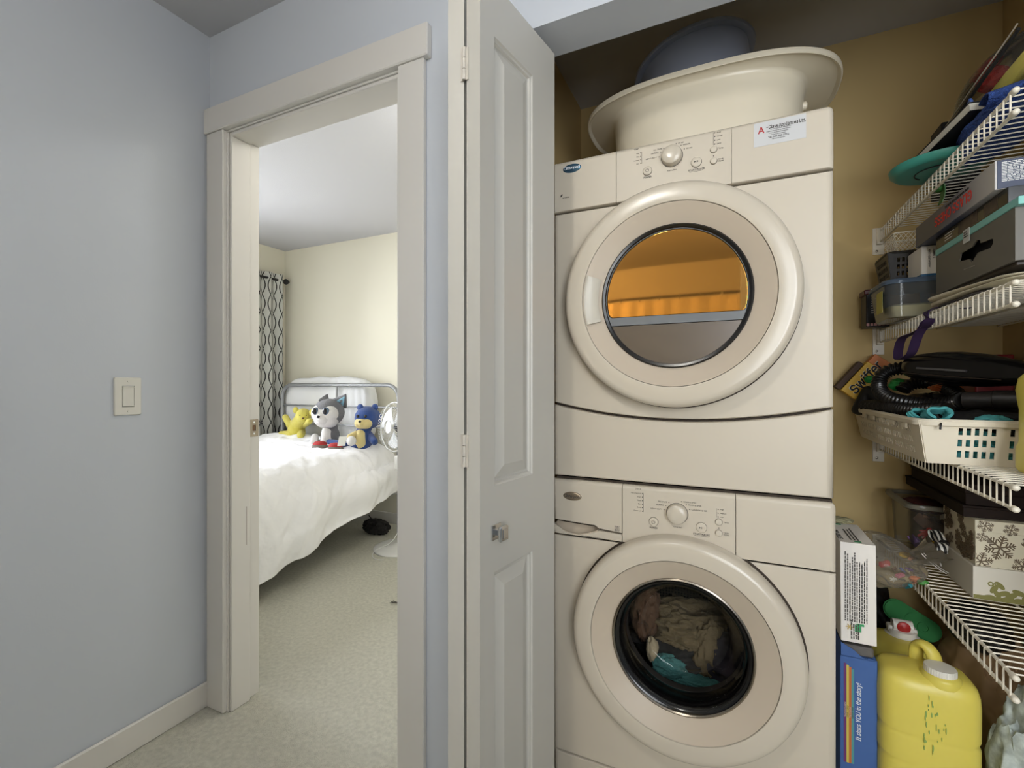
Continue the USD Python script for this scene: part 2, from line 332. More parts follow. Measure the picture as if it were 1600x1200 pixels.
# light switch
s = thing('light_switch', 'white paddle light switch on the grey-blue hallway wall', 'light switch', (-1.735, .8255, 1.131))
yz = ((0, 1, 0), FZ)
pl = plate(rrect(-.037, .037, -.0595, .0595, .004), -.006, 0, .003, .003, .003, .003, .004, hole=[(-.0165, -.0335), (.0165, -.0335), (.0165, .0335), (-.0165, .0335)])
rotm = np.array([[0, -1, 0], [1, 0, 0], [0, 0, 1.]])      # front -y becomes +x
def sw(m): return T(np.array(m.vertices) @ rotm.T + np.array([-1.735, .8255, 1.131]), m.faces)
obj(s, 'cover_plate', sw(pl), PLASTIC)
obj(s, 'paddle', sw(cat(plate(rrect(-.0155, .0155, -.0325, .0325, .002), -.0075, -.001, .002, .002, .002, .002, .002), box(-.0155, .0155, -.0095, -.007, .027, .031, .0008), box(-.0155, .0155, -.0088, -.007, -.031, -.0285, .0008))), PLASTIC)
for z in (.0475, -.0475): obj(s, 'screw', sw(lathe([(0, -.0068), (.0025, -.0068), (.0032, -.0058), (.0032, -.004)], (0, 0, z), 'y', 16)), PLASTIC)

# ------------------------------------------------------------------ bifold closet door
def leaf(L, th, knob):
    "in local x (along the leaf), y depth with the face at 0, z up; the two moulded panels sit on the face"
    st0, st1, Z0, Z1 = .0485, .205, .012, 2.03
    panels = [(st0, st1, .952, 1.915), (st0, st1, .19, .767)]
    out = sg.Polygon([(0, Z0), (L, Z0), (L, Z1), (0, Z1)], [[(a, c), (b, c), (b, e), (a, e)] for a, b, c, e in panels])
    v2, f = trimesh.creation.triangulate_polygon(out, engine='earcut'); ms = [T(np.stack([v2[:, 0], 0 * v2[:, 0], v2[:, 1]], -1), f)]
    for a, b, c, e in panels:
        rings = []
        for ins, dp in ((0, 0), (.003, .0035), (.007, .0045), (.010, .009), (.014, .010), (.036, .003), (.040, .0015)):
            rings.append(np.array([(a + ins, dp, c + ins), (b - ins, dp, c + ins), (b - ins, dp, e - ins), (a + ins, dp, e - ins)]))
        ms.append(loft(rings, False, True))
    r = np.array([(0, 0, Z0), (L, 0, Z0), (L, 0, Z1), (0, 0, Z1)]); ms.append(loft([r, r + (0, th, 0)], False, True))
    m = cat(ms); m.merge_vertices(); m.fix_normals(); return m
dn = thing('door_2', 'white moulded-panel bifold closet door folded open beside the dryer', 'bifold door', (-.47, .8445, 0), kind='structure')
dB = np.array([.158, .987, 0]); dB /= np.linalg.norm(dB); nB = np.array([dB[1], -dB[0], 0])
LB = .313
def placed(m, o, ex, ey):
    v = np.array(m.vertices); return T(np.array(o) + v[:, :1] * ex + v[:, 1:2] * ey + v[:, 2:] * np.array([0, 0, 1.]), m.faces)
lb = obj(dn, 'door_leaf', placed(leaf(LB, .036, True), (-.47, .8445, 0), dB, -nB), DOORP, smooth=20)
dA = np.array([-.158, .987, 0]); dA /= np.linalg.norm(dA); nA = np.array([-dA[1], dA[0], 0])  # outer face towards -x
A0 = np.array([-.5475, .8447, 0])
la = obj(dn, 'door_leaf', placed(leaf(LB - .01, .036, False), A0, dA, -nA), DOORP, smooth=20)
for z in (1.84, 1.03, .25):
    h0 = np.array([-.5085, .845, z])
    hg = obj(dn, 'hinge', cat([tube([h0 + (0, 0, a), h0 + (0, 0, b)], .0042, 10) for a, b in ((-.034, -.012), (-.011, .011), (.012, .034))] + [box(h0[0] - .009, h0[0] + .009, h0[1] + .001, h0[1] + .004, z - .034, z + .034)]), mat('painted_hinge', (196, 190, 180), .4) if z == 1.84 else '/World/Looks/painted_hinge', label='painted three-knuckle hinge')
kp = np.array([-.47, .8445, 0]) + dB * .053 + np.array([0, 0, .853])
def kb(x0, x1, y0, y1, z0, z1, b): return placed(box(x0, x1, y0, y1, z0, z1, b), kp, dB, nB)
kn = obj(dn, 'knob', cat(kb(-.0165, .0165, 0, .004, -.0165, .0165, .001), kb(-.006, .006, .003, .018, -.006, .006, .001), kb(-.0145, .0145, .016, .026, -.0165, .0165, .003), kb(-.008, .008, .0255, .0275, -.010, .010, .0008)), CHROME, label='square chrome knob')

# ------------------------------------------------------------------ dryer and washer
YF = 1.30                                  # front plane of the appliances
AX0, AX1 = -.477, .213
def cabinet(z0, z1): 
    t = .004
    return cat(rbox(AX0 + .003, AX0 + .03, YF + .03, 1.98, z0, z1, .008), rbox(AX1 - .03, AX1 - .003, YF + .03, 1.98, z0, z1, .008), rbox(AX0 + .003, AX1 - .003, YF + .03, 1.98, z1 - .03, z1, .008),
               box(AX0 + .003, AX1 - .003, YF + .03, 1.98, z0, z0 + .02), box(AX0 + .003, AX1 - .003, 1.97, 1.98, z0, z1))
def knob_mesh(c, r, h): return lathe([(r * 1.0, 0), (r * 1.0, -h * .55), (r * .93, -h * .8), (r * .75, -h * .95), (r * .4, -h), (0, -h)], c, 'y', 64)
def ringline(c, r, w, y): return lathe([(r, y), (r, y - .0006), (r + w, y - .0006), (r + w, y)], c, 'y', 48, True)
def badge(par, cx, cz, m, bezel):
    e = [(cx + .0275 * math.cos(a), cz + .0125 * math.sin(a)) for a in np.arange(48) * 2 * math.pi / 48]
    b = obj(par, 'badge', plate(e, YF - .004, YF + .002, .006, .006, .006, .006, .004), m, label='oval brand badge')
    obj(b, 'lettering', text('Whirlpool', .0068, (cx + .003, YF - .0042, cz - .003), slant=.25, bold=True), bezel)
    sw_ = [np.array([cx - .019 + .006 * math.cos(t) * (1 - t / 9), YF - .0042, cz + .0065 * math.sin(t) * (1 - t / 9)]) for t in np.linspace(.5, 6, 24)]
    obj(b, 'swirl', tube(sw_, .0005, 5), bezel)
LIGHTP = mat('silver_print', (225, 228, 232), .4)
def control_panel(par, x0, x1, z0, z1, kx, kz, pw, st, small, dial_left, dial_right, leds, ledx, timer, tx, tail):
    cp = obj(par, 'control_panel', plate(rrect(x0 + .0002, x1 - .0002, z0, z1, .001, 1), YF, YF + .03, .0006, .0006, .002, .012, .012), APPL)
    y = YF - .0002
    kd = obj(par, 'dial', knob_mesh((kx, YF, kz), .0255, .022), APPLG); obj(par, 'dial_ring', ringline((kx, 0, kz), .0262, .0011, YF), PRINT)
    for j, (bx, bz, r) in enumerate(((pw[0], pw[1], .0118), (st[0], st[1], .0128), (small[0][0], small[0][1], .0082), (small[1][0], small[1][1], .0082))):
        b = obj(par, 'button', knob_mesh((bx, YF, bz), r, .005), APPL)
        obj(b, 'button_ring', ringline((bx, 0, bz), r, .0006, YF), PRINT)
        if j == 0: obj(b, 'power_symbol', cat(tube([(bx + .0042 * math.sin(a), YF - .0052, bz + .0042 * math.cos(a)) for a in np.linspace(.6, 5.7, 24)], .0005, 4), tube([(bx, YF - .0052, bz + .001), (bx, YF - .0052, bz + .0055)], .0005, 4)), PRINT)
        if j == 1: obj(b, 'play_symbol', cat(prism(sg.Polygon([(-.005, -.0025), (-.001, 0), (-.005, .0025)]), .0004, (bx, YF - .005, bz), FX, FZ), box(bx + .001, bx + .002, YF - .0054, YF - .005, bz - .0022, bz + .0022), box(bx + .0035, bx + .0045, YF - .0054, YF - .005, bz - .0022, bz + .0022)), PRINT)
    tt = [text('POWER', .0042, (pw[0], y, pw[1] - .0185), bold=True), text('START/PAUSE', .0042, (st[0], y, st[1] - .0205), bold=True), box(st[0] - .017, st[0] + .017, y - .0004, y, st[1] - .0232, st[1] - .0226)]
    marks = []
    for i, s in enumerate(dial_left):
        a = math.radians((38, 58, 80)[i]); mx, mz = kx - .0335 * math.sin(a), kz + .0335 * math.cos(a)
        marks.append(box(mx - .0011, mx + .0011, y - .0004, y, mz - .0011, mz + .0011)); tt.append(text(s, .0034, (mx - .005, y, mz - .0014), align='r'))
    for i, s in enumerate(dial_right):
        a = math.radians((18, 42, 66)[i]); mx, mz = kx + .0335 * math.sin(a), kz + .0335 * math.cos(a)
        marks.append(box(mx - .0011, mx + .0011, y - .0004, y, mz - .0011, mz + .0011)); tt.append(text(s, .0034, (mx + .005, y, mz - .0014), align='l'))
    tt.append(text('Push to Start', .0028, (kx, y, kz - .037)))
    lx, lz = ledx
    tt.append(text(leds[0], .0036, (lx - .012, y, lz + .010)))
    for i, s in enumerate(leds[1:]):
        marks.append(box(lx - .0012, lx + .0012, y - .0004, y, lz - i * .0095 - .0012, lz - i * .0095 + .0012)); tt.append(text(s, .0028, (lx - .004, y, lz - i * .0095 - .0014), align='r'))
    marks.append(box(lx + .0024, lx + .003, y - .0004, y, lz - (len(leds) - 2) * .0095 - .002, lz + .002))
    gx, gz = tx
    for i, s in enumerate(timer):
        marks.append(box(gx - .0012, gx + .0012, y - .0004, y, gz - i * .0095 - .0012, gz - i * .0095 + .0012)); tt.append(text(s, .0028, (gx + .005, y, gz - i * .0095 - .0014), align='l'))
    marks.append(box(gx - .0036, gx - .003, y - .0004, y, gz - (len(timer) - 1) * .0095 - .002, gz + .002))
    marks.append(box(small[1][0] - .0012, small[1][0] + .0012, y - .0004, y, small[1][1] + .0115, small[1][1] + .0139))
    tt += [text(tail[0], .0032, (small[0][0] + .011, y, small[0][1] - .001), align='l'), text(tail[1], .0032, (small[1][0] + .011, y, small[1][1] + .001), align='l'), text(tail[2], .0032, (small[1][0] + .011, y, small[1][1] - .004), align='l')]
    obj(par, 'lettering', cat(tt), PRINT, smooth=False, kind='stuff'); obj(par, 'indicator_marks', cat(marks), PRINT, smooth=False, kind='stuff')
def door_ring(par, cx, cz, R, rb, rw, yo=1.244, yi=1.276):
    "outer convex ring and the sloping inner bevel"
    o = obj(par, 'door_ring', lathe([(R - .004, YF - .001), (R, YF - .005), (R, yo + .022), (R - .0015, yo + .014), (R - .005, yo + .0075), (R - .011, yo + .003), (R - .020, yo + .0006), (rb + .008, yo), (rb, yo + .002), (rb - .002, yo + .006), (rb - .002, YF)], (cx, 0, cz), 'y', 128), APPLG, smooth=40)
    b = obj(par, 'inner_bevel', lathe([(rb - .002, yo + .004), (rb - .006, yo + .006), (rw + .004, yi - .002), (rw, yi), (rw - .001, yi + .02)], (cx, 0, cz), 'y', 128), APPL2, smooth=40)
    return o, b

# ---- dryer
DC = (-.139, 1.398)
dr = thing('dryer', 'cream front-loading clothes dryer stacked on the washer', 'clothes dryer', (-.132, 1.64, .905))
obj(dr, 'cabinet', cabinet(.908, 1.812), APPL)
arc = lambda off, n=24: [(x, 1.117 - off - .040 * (1 - ((x - (AX0 + AX1) / 2) / .345) ** 2)) for x in np.linspace(AX0, AX1, n)]
obj(dr, 'front_panel', plate(arc(0) + [(AX1, 1.667), (AX0, 1.667)], YF + .002, YF + .05, .016, .016, .004, .003, .012), APPL)
obj(dr, 'lower_panel', plate([(AX0, .9025), (AX1, .9025)] + arc(.006)[::-1], YF + .001, YF + .05, .016, .016, .006, .004, .012), APPL)
obj(dr, 'console_end', plate(rrect(AX0, -.2922, 1.672, 1.819, .002, 2), YF, YF + .05, .012, .0006, .003, .012, .012), APPL)
obj(dr, 'console_end', plate([(-.0027, 1.672), (AX1, 1.672)] + rrect(-.0027, AX1, 1.672, 1.819, .014)[6:12] + [(-.0027, 1.819)], YF, YF + .05, .0006, .014, .003, .012, .012), APPL)
obj(dr, 'console_back', box(AX0 + .004, AX1 - .004, YF + .02, YF + .05, .93, 1.810), GAP_SHADE)
control_panel(dr, -.2922, -.0028, 1.672, 1.819, -.145, 1.770, (-.208, 1.744), (-.085, 1.743), ((-.044, 1.767), (-.044, 1.738)),
              ['ALL CARE', 'NORMAL', 'HEAVY DUTY'], ['60 min', 'CASUAL', '20 min'], ['TEMP', 'High', 'Med', 'Medium', 'Low'], (-.2255, 1.797), ['More', 'Normal', 'Less', 'Damp'], (-.0415, 1.809), ['Temp', 'Cycle', 'Signal'])
badge(dr, -.420, 1.793, mat('blue_badge', (95, 135, 165), .2, .8), LIGHTP)
obj(dr, 'leaf_logo', cat(prism(sa.rotate(sa.scale(sg.Point(0, 0).buffer(.004), .55, 1.2), -35), .0004, (-.452, YF - .0002, 1.719), FX, FZ), text('6th SENSE', .003, (-.449, YF - .0002, 1.710), align='l')), PRINT)
st = obj(dr, 'sticker', place(box(0, .110, 0, .058, 0, .0006), (.047, YF - .0001, 1.752), (1, 0, .008), FZ), mat('sticker_silver', (196, 196, 196), .4), label='white dealer sticker')
sy = YF - .0008
obj(st, 'lettering', cat(text('-Class Appliances Ltd.', .0080, (.0745, sy, 1.7915), bold=True, align='l', sx=.70), *[text(s, .0024, (.100 + dx, sy, z), sx=.8) for s, z, dx in (('New and Used Sales of Appliances', 1.788, .004), ('Appliance Service Refrigerators, Washers', 1.7835, 0), ('Dryers, Stoves and Dishwashers', 1.779, 0), ('Delivery and Installation', 1.7745, 0))], text('Tel. 604 543 3211', .0036, (.100, sy, 1.7685), bold=True), text('Parts and Service', .0024, (.100, sy, 1.764))), PRINT, smooth=False, kind='stuff')
obj(st, 'logo', text('A', .0150, (.063, sy, 1.7835), bold=True), mat('red_print', (170, 50, 50), .6), label='red letter logo')
dd = obj(dr, 'door_gap_shade', lathe([(.292, YF + .0015), (.292, YF + .0005), (.24, YF + .0005), (.24, YF + .0015)], (DC[0], 0, DC[1]), 'y', 96, True), GAP_SHADE)  # flat dark ring painted as the shaded seam around the dryer door
door_ring(dr, DC[0], DC[1], .2885, .236, .1865)
obj(dr, 'window_seal', lathe([(.1866, 1.290), (.1866, 1.273), (.183, 1.269), (.177, 1.271), (.175, 1.276), (.175, 1.290)], (DC[0], 0, DC[1]), 'y', 128), BLACKG)
# the window: an amber mirror-tinted upper pane in a grey frame, a brown-grey plate below it
Wc = sg.Polygon(circle(DC[0], DC[1], .1775, 128)); cut = DC[1] - .052
up = Wc.intersection(sg.box(-1, cut, 1, 3)).buffer(-.004); up = up.buffer(-.012).buffer(.012)
rg = lambda p: list(np.array(p.exterior.coords)[:-1])
obj(dr, 'upper_pane', plate(rg(up), 1.2795, 1.290, .002, .002, .002, .002, .002), mat('amber_mirror_glass', (205, 150, 78), .035, .9), smooth=40, label='amber tinted glass')
fr_ = Wc.intersection(sg.box(-1, cut - .018, 1, 3)).difference(up.buffer(.0005))
obj(dr, 'pane_frame', T(*meshkit.arrays(prism(fr_, .014, (0, 1.290, 0), FX, FZ))[:2]), mat('grey_frame_plastic', (112, 116, 120), .22))
lo = Wc.intersection(sg.box(-1, 0, 1, cut - .0185))
obj(dr, 'lower_pane', plate(rg(lo), 1.280, 1.290, .001, .001, .001, .001, .001), mat('brown_grey_glass', (112, 106, 102), .28, .75), label='brown-grey lower pane')
hc = lambda a0, a1, r0, r1, n=14: [(DC[0] + r1 * math.cos(a), DC[1] + r1 * math.sin(a)) for a in np.linspace(a0, a1, n)] + [(DC[0] + r0 * math.cos(a), DC[1] + r0 * math.sin(a)) for a in np.linspace(a1, a0, n)]
gp = obj(dr, 'handle_recess', cat(lathe([(.236, 1.2455), (.232, 1.252), (.215, 1.262), (.203, 1.266)], (DC[0], 0, DC[1]), 'y', 400)), APPL2) if 0 else None
a0, a1 = math.radians(163), math.radians(197)
rows = []
for k in range(13):
    a = a0 + (a1 - a0) * k / 12; e = math.sin(math.pi * min(1, max(0, k / 12))) ** .35
    rows.append([(DC[0] + r * math.cos(a), y, DC[1] + r * math.sin(a)) for r, y in ((.231, 1.2475), (.226, 1.2475 + .004 * e - .004), (.214, 1.258 - .005), (.201, 1.266 - .006), (.196, 1.269 - .002))])
obj(dr, 'door_grip', sheet(rows, .003), mat('grip_plastic', (196, 190, 176), .35), label='finger grip at the door edge')

# ---- washer
WC = (-.123, .494)
wa = thing('washer', 'cream front-loading washing machine with laundry behind its round glass', 'washing machine', (-.132, 1.64, 0))
obj(wa, 'cabinet', cabinet(.012, .880), APPL)
obj(wa, 'front_panel', plate([(AX0, .10), (AX1 + .004, .10), (AX1 + .004, .728), (AX0, .728)], YF + .002, YF + .012, .016, .016, .004, .003, .008, hole=circle(WC[0], WC[1], .19)), APPL)
obj(wa, 'lower_panel', plate([(AX0, .015), (AX1, .015), (AX1, .096), (AX0, .096)], YF + .003, YF + .03, .016, .016, .004, .003, .012), APPL)
obj(wa, 'console_end', plate([(.0073, .733), (AX1 + .004, .733)] + rrect(.0073, AX1 + .004, .733, .893, .012)[6:12] + [(.0073, .893)], YF, YF + .05, .0006, .014, .002, .012, .012), APPL)
sc = [(-.2765, .733), (-.2765, .889), (AX0, .889), (AX0, .770)] + [(x, .770 - .028 * math.sin(math.pi * (x - AX0) / .12) ** .8 ) for x in np.linspace(AX0 + .005, AX0 + .115, 10)] + [(-.355, .763), (-.352, .733)]
dw_ = obj(wa, 'dispenser_drawer', plate([(AX0, .773), (-.355, .769), (-.345, .762), (-.2765, .757), (-.2765, .893), (AX0, .893)], YF, YF + .05, .012, .0006, .002, .012, .012), APPL)
obj(dw_, 'drawer_grip', sheet([[(AX0 + .002 + .13 * u, YF + .03 - .028 * t, .773 - .004 * u - .012 - (.022 * math.sin(math.pi * min(1, u * .9 + .08)) ) * (1 - (1 - t) ** 2) ) for t in np.linspace(0, 1, 8)] for u in np.linspace(0, 1, 20)], .003), APPL2, label='scooped finger grip')
obj(wa, 'drawer_sill', plate([(AX0, .733), (-.2765, .733), (-.2765, .754), (-.34, .756), (-.37, .745), (-.40, .737), (-.44, .741), (AX0, .760)], YF, YF + .05, .012, .0006, .002, .003, .006), APPL)
obj(wa, 'console_back', cat(box(AX0 + .004, AX1 - .004, YF + .03, YF + .05, .735, .875), box(AX0 + .006, AX1 - .002, YF + .015, 1.9, .886, .8985)), GAP_SHADE)  # upper box: dark strip painted as the shade between the stacked machines
control_panel(wa, -.2758, .0070, .733, .893, -.132, .830, (-.192, .801), (-.073, .801), ((-.032, .820), (-.032, .792)),
              ['DELICATE', 'NORMAL', 'HEAVY DUTY'], ['RINSE & SPIN', 'DRAIN & SPIN', 'CLEAN WASHER'], ['CYCLE', 'Add a Garment', 'Wash', 'Rinse', 'Spin', 'Done', 'Door Lock'], (-.2215, .873), ['High', 'Medium', 'Low'], (-.0335, .852), ['Temp', 'Cycle', 'Signal'])
badge(wa, -.419, .846, mat('champagne_badge', (176, 160, 138), .25, .7), PRINT)
obj(wa, 'sticker', greek(random.Random(3), .014, 5, .0016, .0032, (-.297, YF - .0002, .775), FX, FZ, .1), PRINT, label='small printed tag')
obj(wa, 'door_gap_shade', lathe([(.286, YF + .0015), (.286, YF + .0005), (.24, YF + .0005), (.24, YF + .0015)], (WC[0], 0, WC[1]), 'y', 96, True), GAP_SHADE)  # dark ring in place of the gap shadow behind the washer door
door_ring(wa, WC[0], WC[1], .2815, .228, .174)
obj(wa, 'chrome_trim', lathe([(.1745, 1.279), (.1745, 1.272), (.171, 1.270), (.168, 1.273), (.168, 1.281)], (WC[0], 0, WC[1]), 'y', 128), mat('dull_chrome', (150, 142, 130), .25, 1.))
obj(wa, 'door_bezel', lathe([(.170, 1.278), (.166, 1.272), (.158, 1.276), (.150, 1.290), (.146, 1.315), (.150, 1.34)], (WC[0], 0, WC[1]), 'y', 128), BLACKG, label='black inner door bezel')
obj(wa, 'door_glass', cat(lathe([(.160, 1.274), (.154, 1.282), (.146, 1.30), (.128, 1.345), (.118, 1.366), (.108, 1.374), (0, 1.380)], (WC[0], 0, WC[1]), 'y', 96)), film('bowl_glass', (.93, .93, .92), ior=1.4, rough=.02), smooth=50, label='clear glass bowl of the door')
obj(wa, 'door_gasket', lathe([(.195, 1.312), (.190, 1.318), (.172, 1.325), (.152, 1.345), (.150, 1.365), (.165, 1.378), (.195, 1.385), (.195, 1.40)], (WC[0], 0, WC[1]), 'y', 96), mat('grey_rubber', (52, 48, 46), .5))
drum = usdkit.material(stage, '/World/Looks/perforated_drum', {
    'g': ('geometry', {}), 'v': ('voronoi_texture', {'scale': 95.0, 'randomness': 0.15}), 'c': ('rgb_ramp', {'ramp': [(0.0, (.002, .002, .002)), (0.28, (.004, .004, .004)), (0.36, lin((92, 82, 70))), (1, lin((112, 100, 86)))]}),
    'p': ('principled_bsdf', {'metallic': .8, 'roughness': .38})}, [('g.position', 'v.vector'), ('v.distance', 'c.fac'), ('c.color', 'p.base_color')], surface='p.BSDF')
obj(wa, 'drum', cat(lathe([(.197, 1.39), (.225, 1.40), (.235, 1.42), (.235, 1.78), (.22, 1.80), (.09, 1.80), (.06, 1.785), (0, 1.785)], (WC[0], 0, WC[1]), 'y', 96), *[ (lambda a: tube([(WC[0] + .222 * math.cos(a), 1.43, WC[1] + .222 * math.sin(a)), (WC[0] + .218 * math.cos(a), 1.78, WC[1] + .218 * math.sin(a))], .022, 12))(math.radians(q)) for q in (35, 155, 275)]), drum)

# ------------------------------------------------------------------ things on the dryer
TUBM = mat('cream_tub_plastic', (222, 212, 190), .35, coat_weight=.1)
t = thing('baby_bathtub', 'cream plastic baby bathtub lying on top of the dryer', 'bathtub', (-.09, 1.68, 1.82))
def tubring(k, z): return sring(-.088, 1.668, .258 + k, .205 + k * .40, z, 2.7, 128)
body_r = [tubring(-.01, 1.826), tubring(.0, 1.823), tubring(.008, 1.828), tubring(.012, 1.88), tubring(.018, 1.95), tubring(.022, 2.010), tubring(.0235, 2.034), tubring(.027, 2.042), tubring(.036, 2.047), tubring(.070, 2.053), tubring(.104, 2.057), tubring(.113, 2.050), tubring(.1165, 2.052), tubring(.1165, 2.060)]
inner = [tubring(.115, 2.066), tubring(.100, 2.065), tubring(.066, 2.060), tubring(.034, 2.052), tubring(.020, 2.034), tubring(.014, 1.95), tubring(.008, 1.88), tubring(.003, 1.836), tubring(-.02, 1.833)]
obj(t, 'shell', loft(body_r[::-1] , False, True), TUBM, smooth=32)
obj(t, 'inner_shell', loft([body_r[-1]] + inner[0:1] + inner[1:], False, True), TUBM, smooth=60)
obj(t, 'drain_plug', lathe([(.012, 0), (.012, .01), (.008, .013), (0, .013)], (.185, 1.62, 1.99), 'x', 20), TUBM)
GREYB = mat('blue_grey_basin_plastic', (136, 140, 152), .35)
bs = thing('wash_basin', 'blue-grey plastic wash basin set inside the cream bathtub', 'basin', (-.06, 1.66, 1.85))
th = math.radians(10)
def tip(m): 
    v = np.array(m.vertices) - (-.06, 1.66, 1.84); c, s = math.cos(th), math.sin(th)
    v = np.stack([v[:, 0] * c - v[:, 2] * s, v[:, 1], v[:, 0] * s + v[:, 2] * c], -1) + (-.06, 1.66, 1.875); return T(v, m.faces)
obj(bs, 'bowl', tip(cat(lathe([(0, 0), (.12, .0), (.14, .012), (.165, .30), (.168, .352), (.162, .35), (.136, .016), (0, .006)], (-.06, 1.66, 1.84), 'z', 80))), GREYB, smooth=50)
obj(bs, 'rim', tip(lathe([(.163, .35), (.166, .356), (.186, .358), (.190, .350), (.187, .345), (.168, .346)], (-.06, 1.66, 1.84), 'z', 80, True)), GREYB, smooth=60)
single('crumpled_rag', crumple((-.415, 1.50, 1.838), (.05, .09, .026), 5, .35, 7, 1.8215), mat('beige_rag', (205, 190, 165), .9), 'small crumpled beige rag at the left of the dryer top', 'rag')

# ------------------------------------------------------------------ wire shelves
WIRE = mat('white_vinyl_wire', (226, 218, 200), .35)
S1, S2, S3, S4 = 1.722, 1.361, .975, .617
XR = .481
shelf_labels = ['white wire shelf nearest the ceiling, under the blue trousers', 'white wire shelf carrying the stacked game boxes and clear tub', 'white wire shelf under the white slotted basket', 'lowest white wire shelf, under the snowflake box']
sh = thing('wire_shelf', shelf_labels[0], 'shelf', (XR, 1.65, S1), group='wire closet shelves')
zz = S1
obj(sh, 'front_rail', tube([(XR, 1.203, zz), (XR, 2.092, zz)], .0036, 10), WIRE)
obj(sh, 'lip_rail', tube([(XR, 1.203, zz - .041), (XR, 2.092, zz - .041)], .0036, 10), WIRE)
obj(sh, 'support_rail', tube([(XR + .16, 1.203, zz), (XR + .16, 2.092, zz)], .003, 8), WIRE)
obj(sh, 'back_rail', tube([(XR + .315, 1.203, zz), (XR + .315, 2.092, zz)], .003, 8), WIRE)
for z in (zz, zz - .041): obj(sh, 'end_cap', cat(hull_spheres([((XR, 1.2, z), .0062), ((XR, 1.214, z), .0058)], 16)), WIRE)
for i in range(35):
    y = 1.2085 + .0256 * i
    p = [(XR + .318, y, zz + .0045), (XR + .01, y, zz + .0045), (XR + .001, y, zz + .004), (XR - .0038, y, zz), (XR - .0042, y, zz - .006), (XR - .0042, y, zz - .042)]
    obj(sh, 'wire', tube(p, .0017, 6), WIRE)
br = obj(sh, 'wall_bracket', cat(box(XR - .022, XR + .012, 2.096, 2.0998, zz - .085, zz + .012, .001), box(XR - .012, XR + .008, 2.083, 2.097, zz - .05, zz + .008, .002)), WIRE)
obj(br, 'screw', lathe([(0, 2.0935), (.0035, 2.094), (.0045, 2.0955), (.0045, 2.097)], (XR - .010, 0, zz - .072), 'y', 12), STEEL)
for lab, z in zip(shelf_labels[1:], (S2, S3, S4)): dup(sh, (XR, 1.65, z), lab)
DK = .0065            # things stand this far above a rail's axis

# ------------------------------------------------------------------ things on the shelf nearest the ceiling
TEAL = mat('teal_plastic', (60, 140, 125), .4)
dz = S1 + DK
p = thing('frisbee', 'teal plastic disc poking out over the edge of the upper shelf', 'disc toy', (.493, 1.60, dz))
obj(p, 'disc', lathe([(0, .003), (.085, .003), (.094, .004), (.103, .012), (.105, .022), (.102, .0225), (.100, .013), (.092, .007), (0, .006)], (.493, 1.60, dz), 'z', 72), TEAL, smooth=50)
obj(p, 'handle', tube([(.493 + .05 * math.cos(a), 1.60 + .05 * math.sin(a), dz + .0015) for a in np.linspace(2.2, 4.6, 20)], .0014, 6), BLACKM)
bk = thing('book', 'black book with white pages lying slanted on the teal disc', 'book', (.47, 1.55, dz + .03))
o0, o1 = np.array((.435, 1.66, dz + .024)), np.array((.485, 1.40, dz + .058))
ey = o1 - o0; exb = np.array((.17, .03, .0)); nz = np.cross(exb, ey); nz = nz / np.linalg.norm(nz); nz = nz * np.sign(nz[2])
obj(bk, 'cover', cat(obox(o0, ey, exb, nz * .0022, .0005), obox(o0 + nz * .0205, ey, exb, nz * .0022, .0005)), BLACKM)
obj(bk, 'pages', obox(o0 + nz * .0022 + ey * .01 + exb * .01, ey * .98, exb * .98, nz * .0183), mat('book_pages', (205, 200, 188), .8))
bx = single('storage_case', box(.552, .64, 1.775, 1.86, dz + .0005, 1.935, .003), BLACKM, 'small matt black case behind the slanted book on the upper shelf', 'case')
JEAN = mat('blue_speckled_fabric', (44, 70, 132), .95, bump=(220, .9, .006), var=(170, .45))
tr = crumple((.560, 1.405, dz + .024), (.066, .215, .036), 21, .22, 5, dz + .0005, 5)
v = np.array(tr.vertices); v[:, 2] = dz + (v[:, 2] - dz) * np.interp(v[:, 1], (1.2, 1.30, 1.40, 1.62), (.35, .6, 1.25, 1.0)); v[:, 0] = np.maximum(v[:, 0], .484)
bt = thing('folded_trousers', 'folded blue speckled trousers along the front of the upper shelf', 'trousers', (.56, 1.40, dz))
obj(bt, 'cloth', T(v, tr.faces), JEAN, smooth=60)
loop = [np.array((.500, 1.385, dz + .052)) + np.array((.004 * math.cos(a), .042 * math.cos(a), .016 * math.sin(a) + .006)) for a in np.linspace(0, 2 * math.pi, 40, endpoint=False)]
rows = [[q + np.array((dx, -dx * .6, 0)) for dx in np.linspace(0, .07, 8)] for q in loop + loop[:1]]
obj(bt, 'rolled_leg', sheet(rows, .003), JEAN, smooth=60)
single('navy_cloth', crumple((.690, 1.38, dz + .045), (.055, .15, .045), 33, .25, 5, dz + .0005), mat('navy_cloth_fabric', (24, 32, 66), .9), 'dark navy cloth folded behind the blue trousers', 'cloth')
gb = single('display_board', obox(np.array((.535, 1.215, dz + .045)), (.02, .13, .035), (.13, -.03, .03), (-.002, .0, .010), .001), mat('grey_board', (168, 168, 166), .5), 'pale grey board with a dark edge lying on the navy cloth', 'board')
BAGC = film('clear_vinyl', (.97, .97, .95), ior=1.25, rough=.08, milk=.06, milkcol=(170, 168, 158))
gbx = thing('zip_bag', 'large clear zippered vinyl bag of clothes at the end of the upper shelf', 'zip bag', (.64, 1.52, dz + .06))
bagm = crumple((.650, 1.53, dz + .155), (.135, .225, .10), 8, .10, 2.5, None, 4, False)
obj(gbx, 'clear_film', bagm, BAGC, smooth=60)
zp = spline([at(1466, 222, X=.515), at(1500, 175, X=.516), at(1535, 125, X=.52), at(1562, 88, X=.53), at(1592, 45, X=.54)], 50)
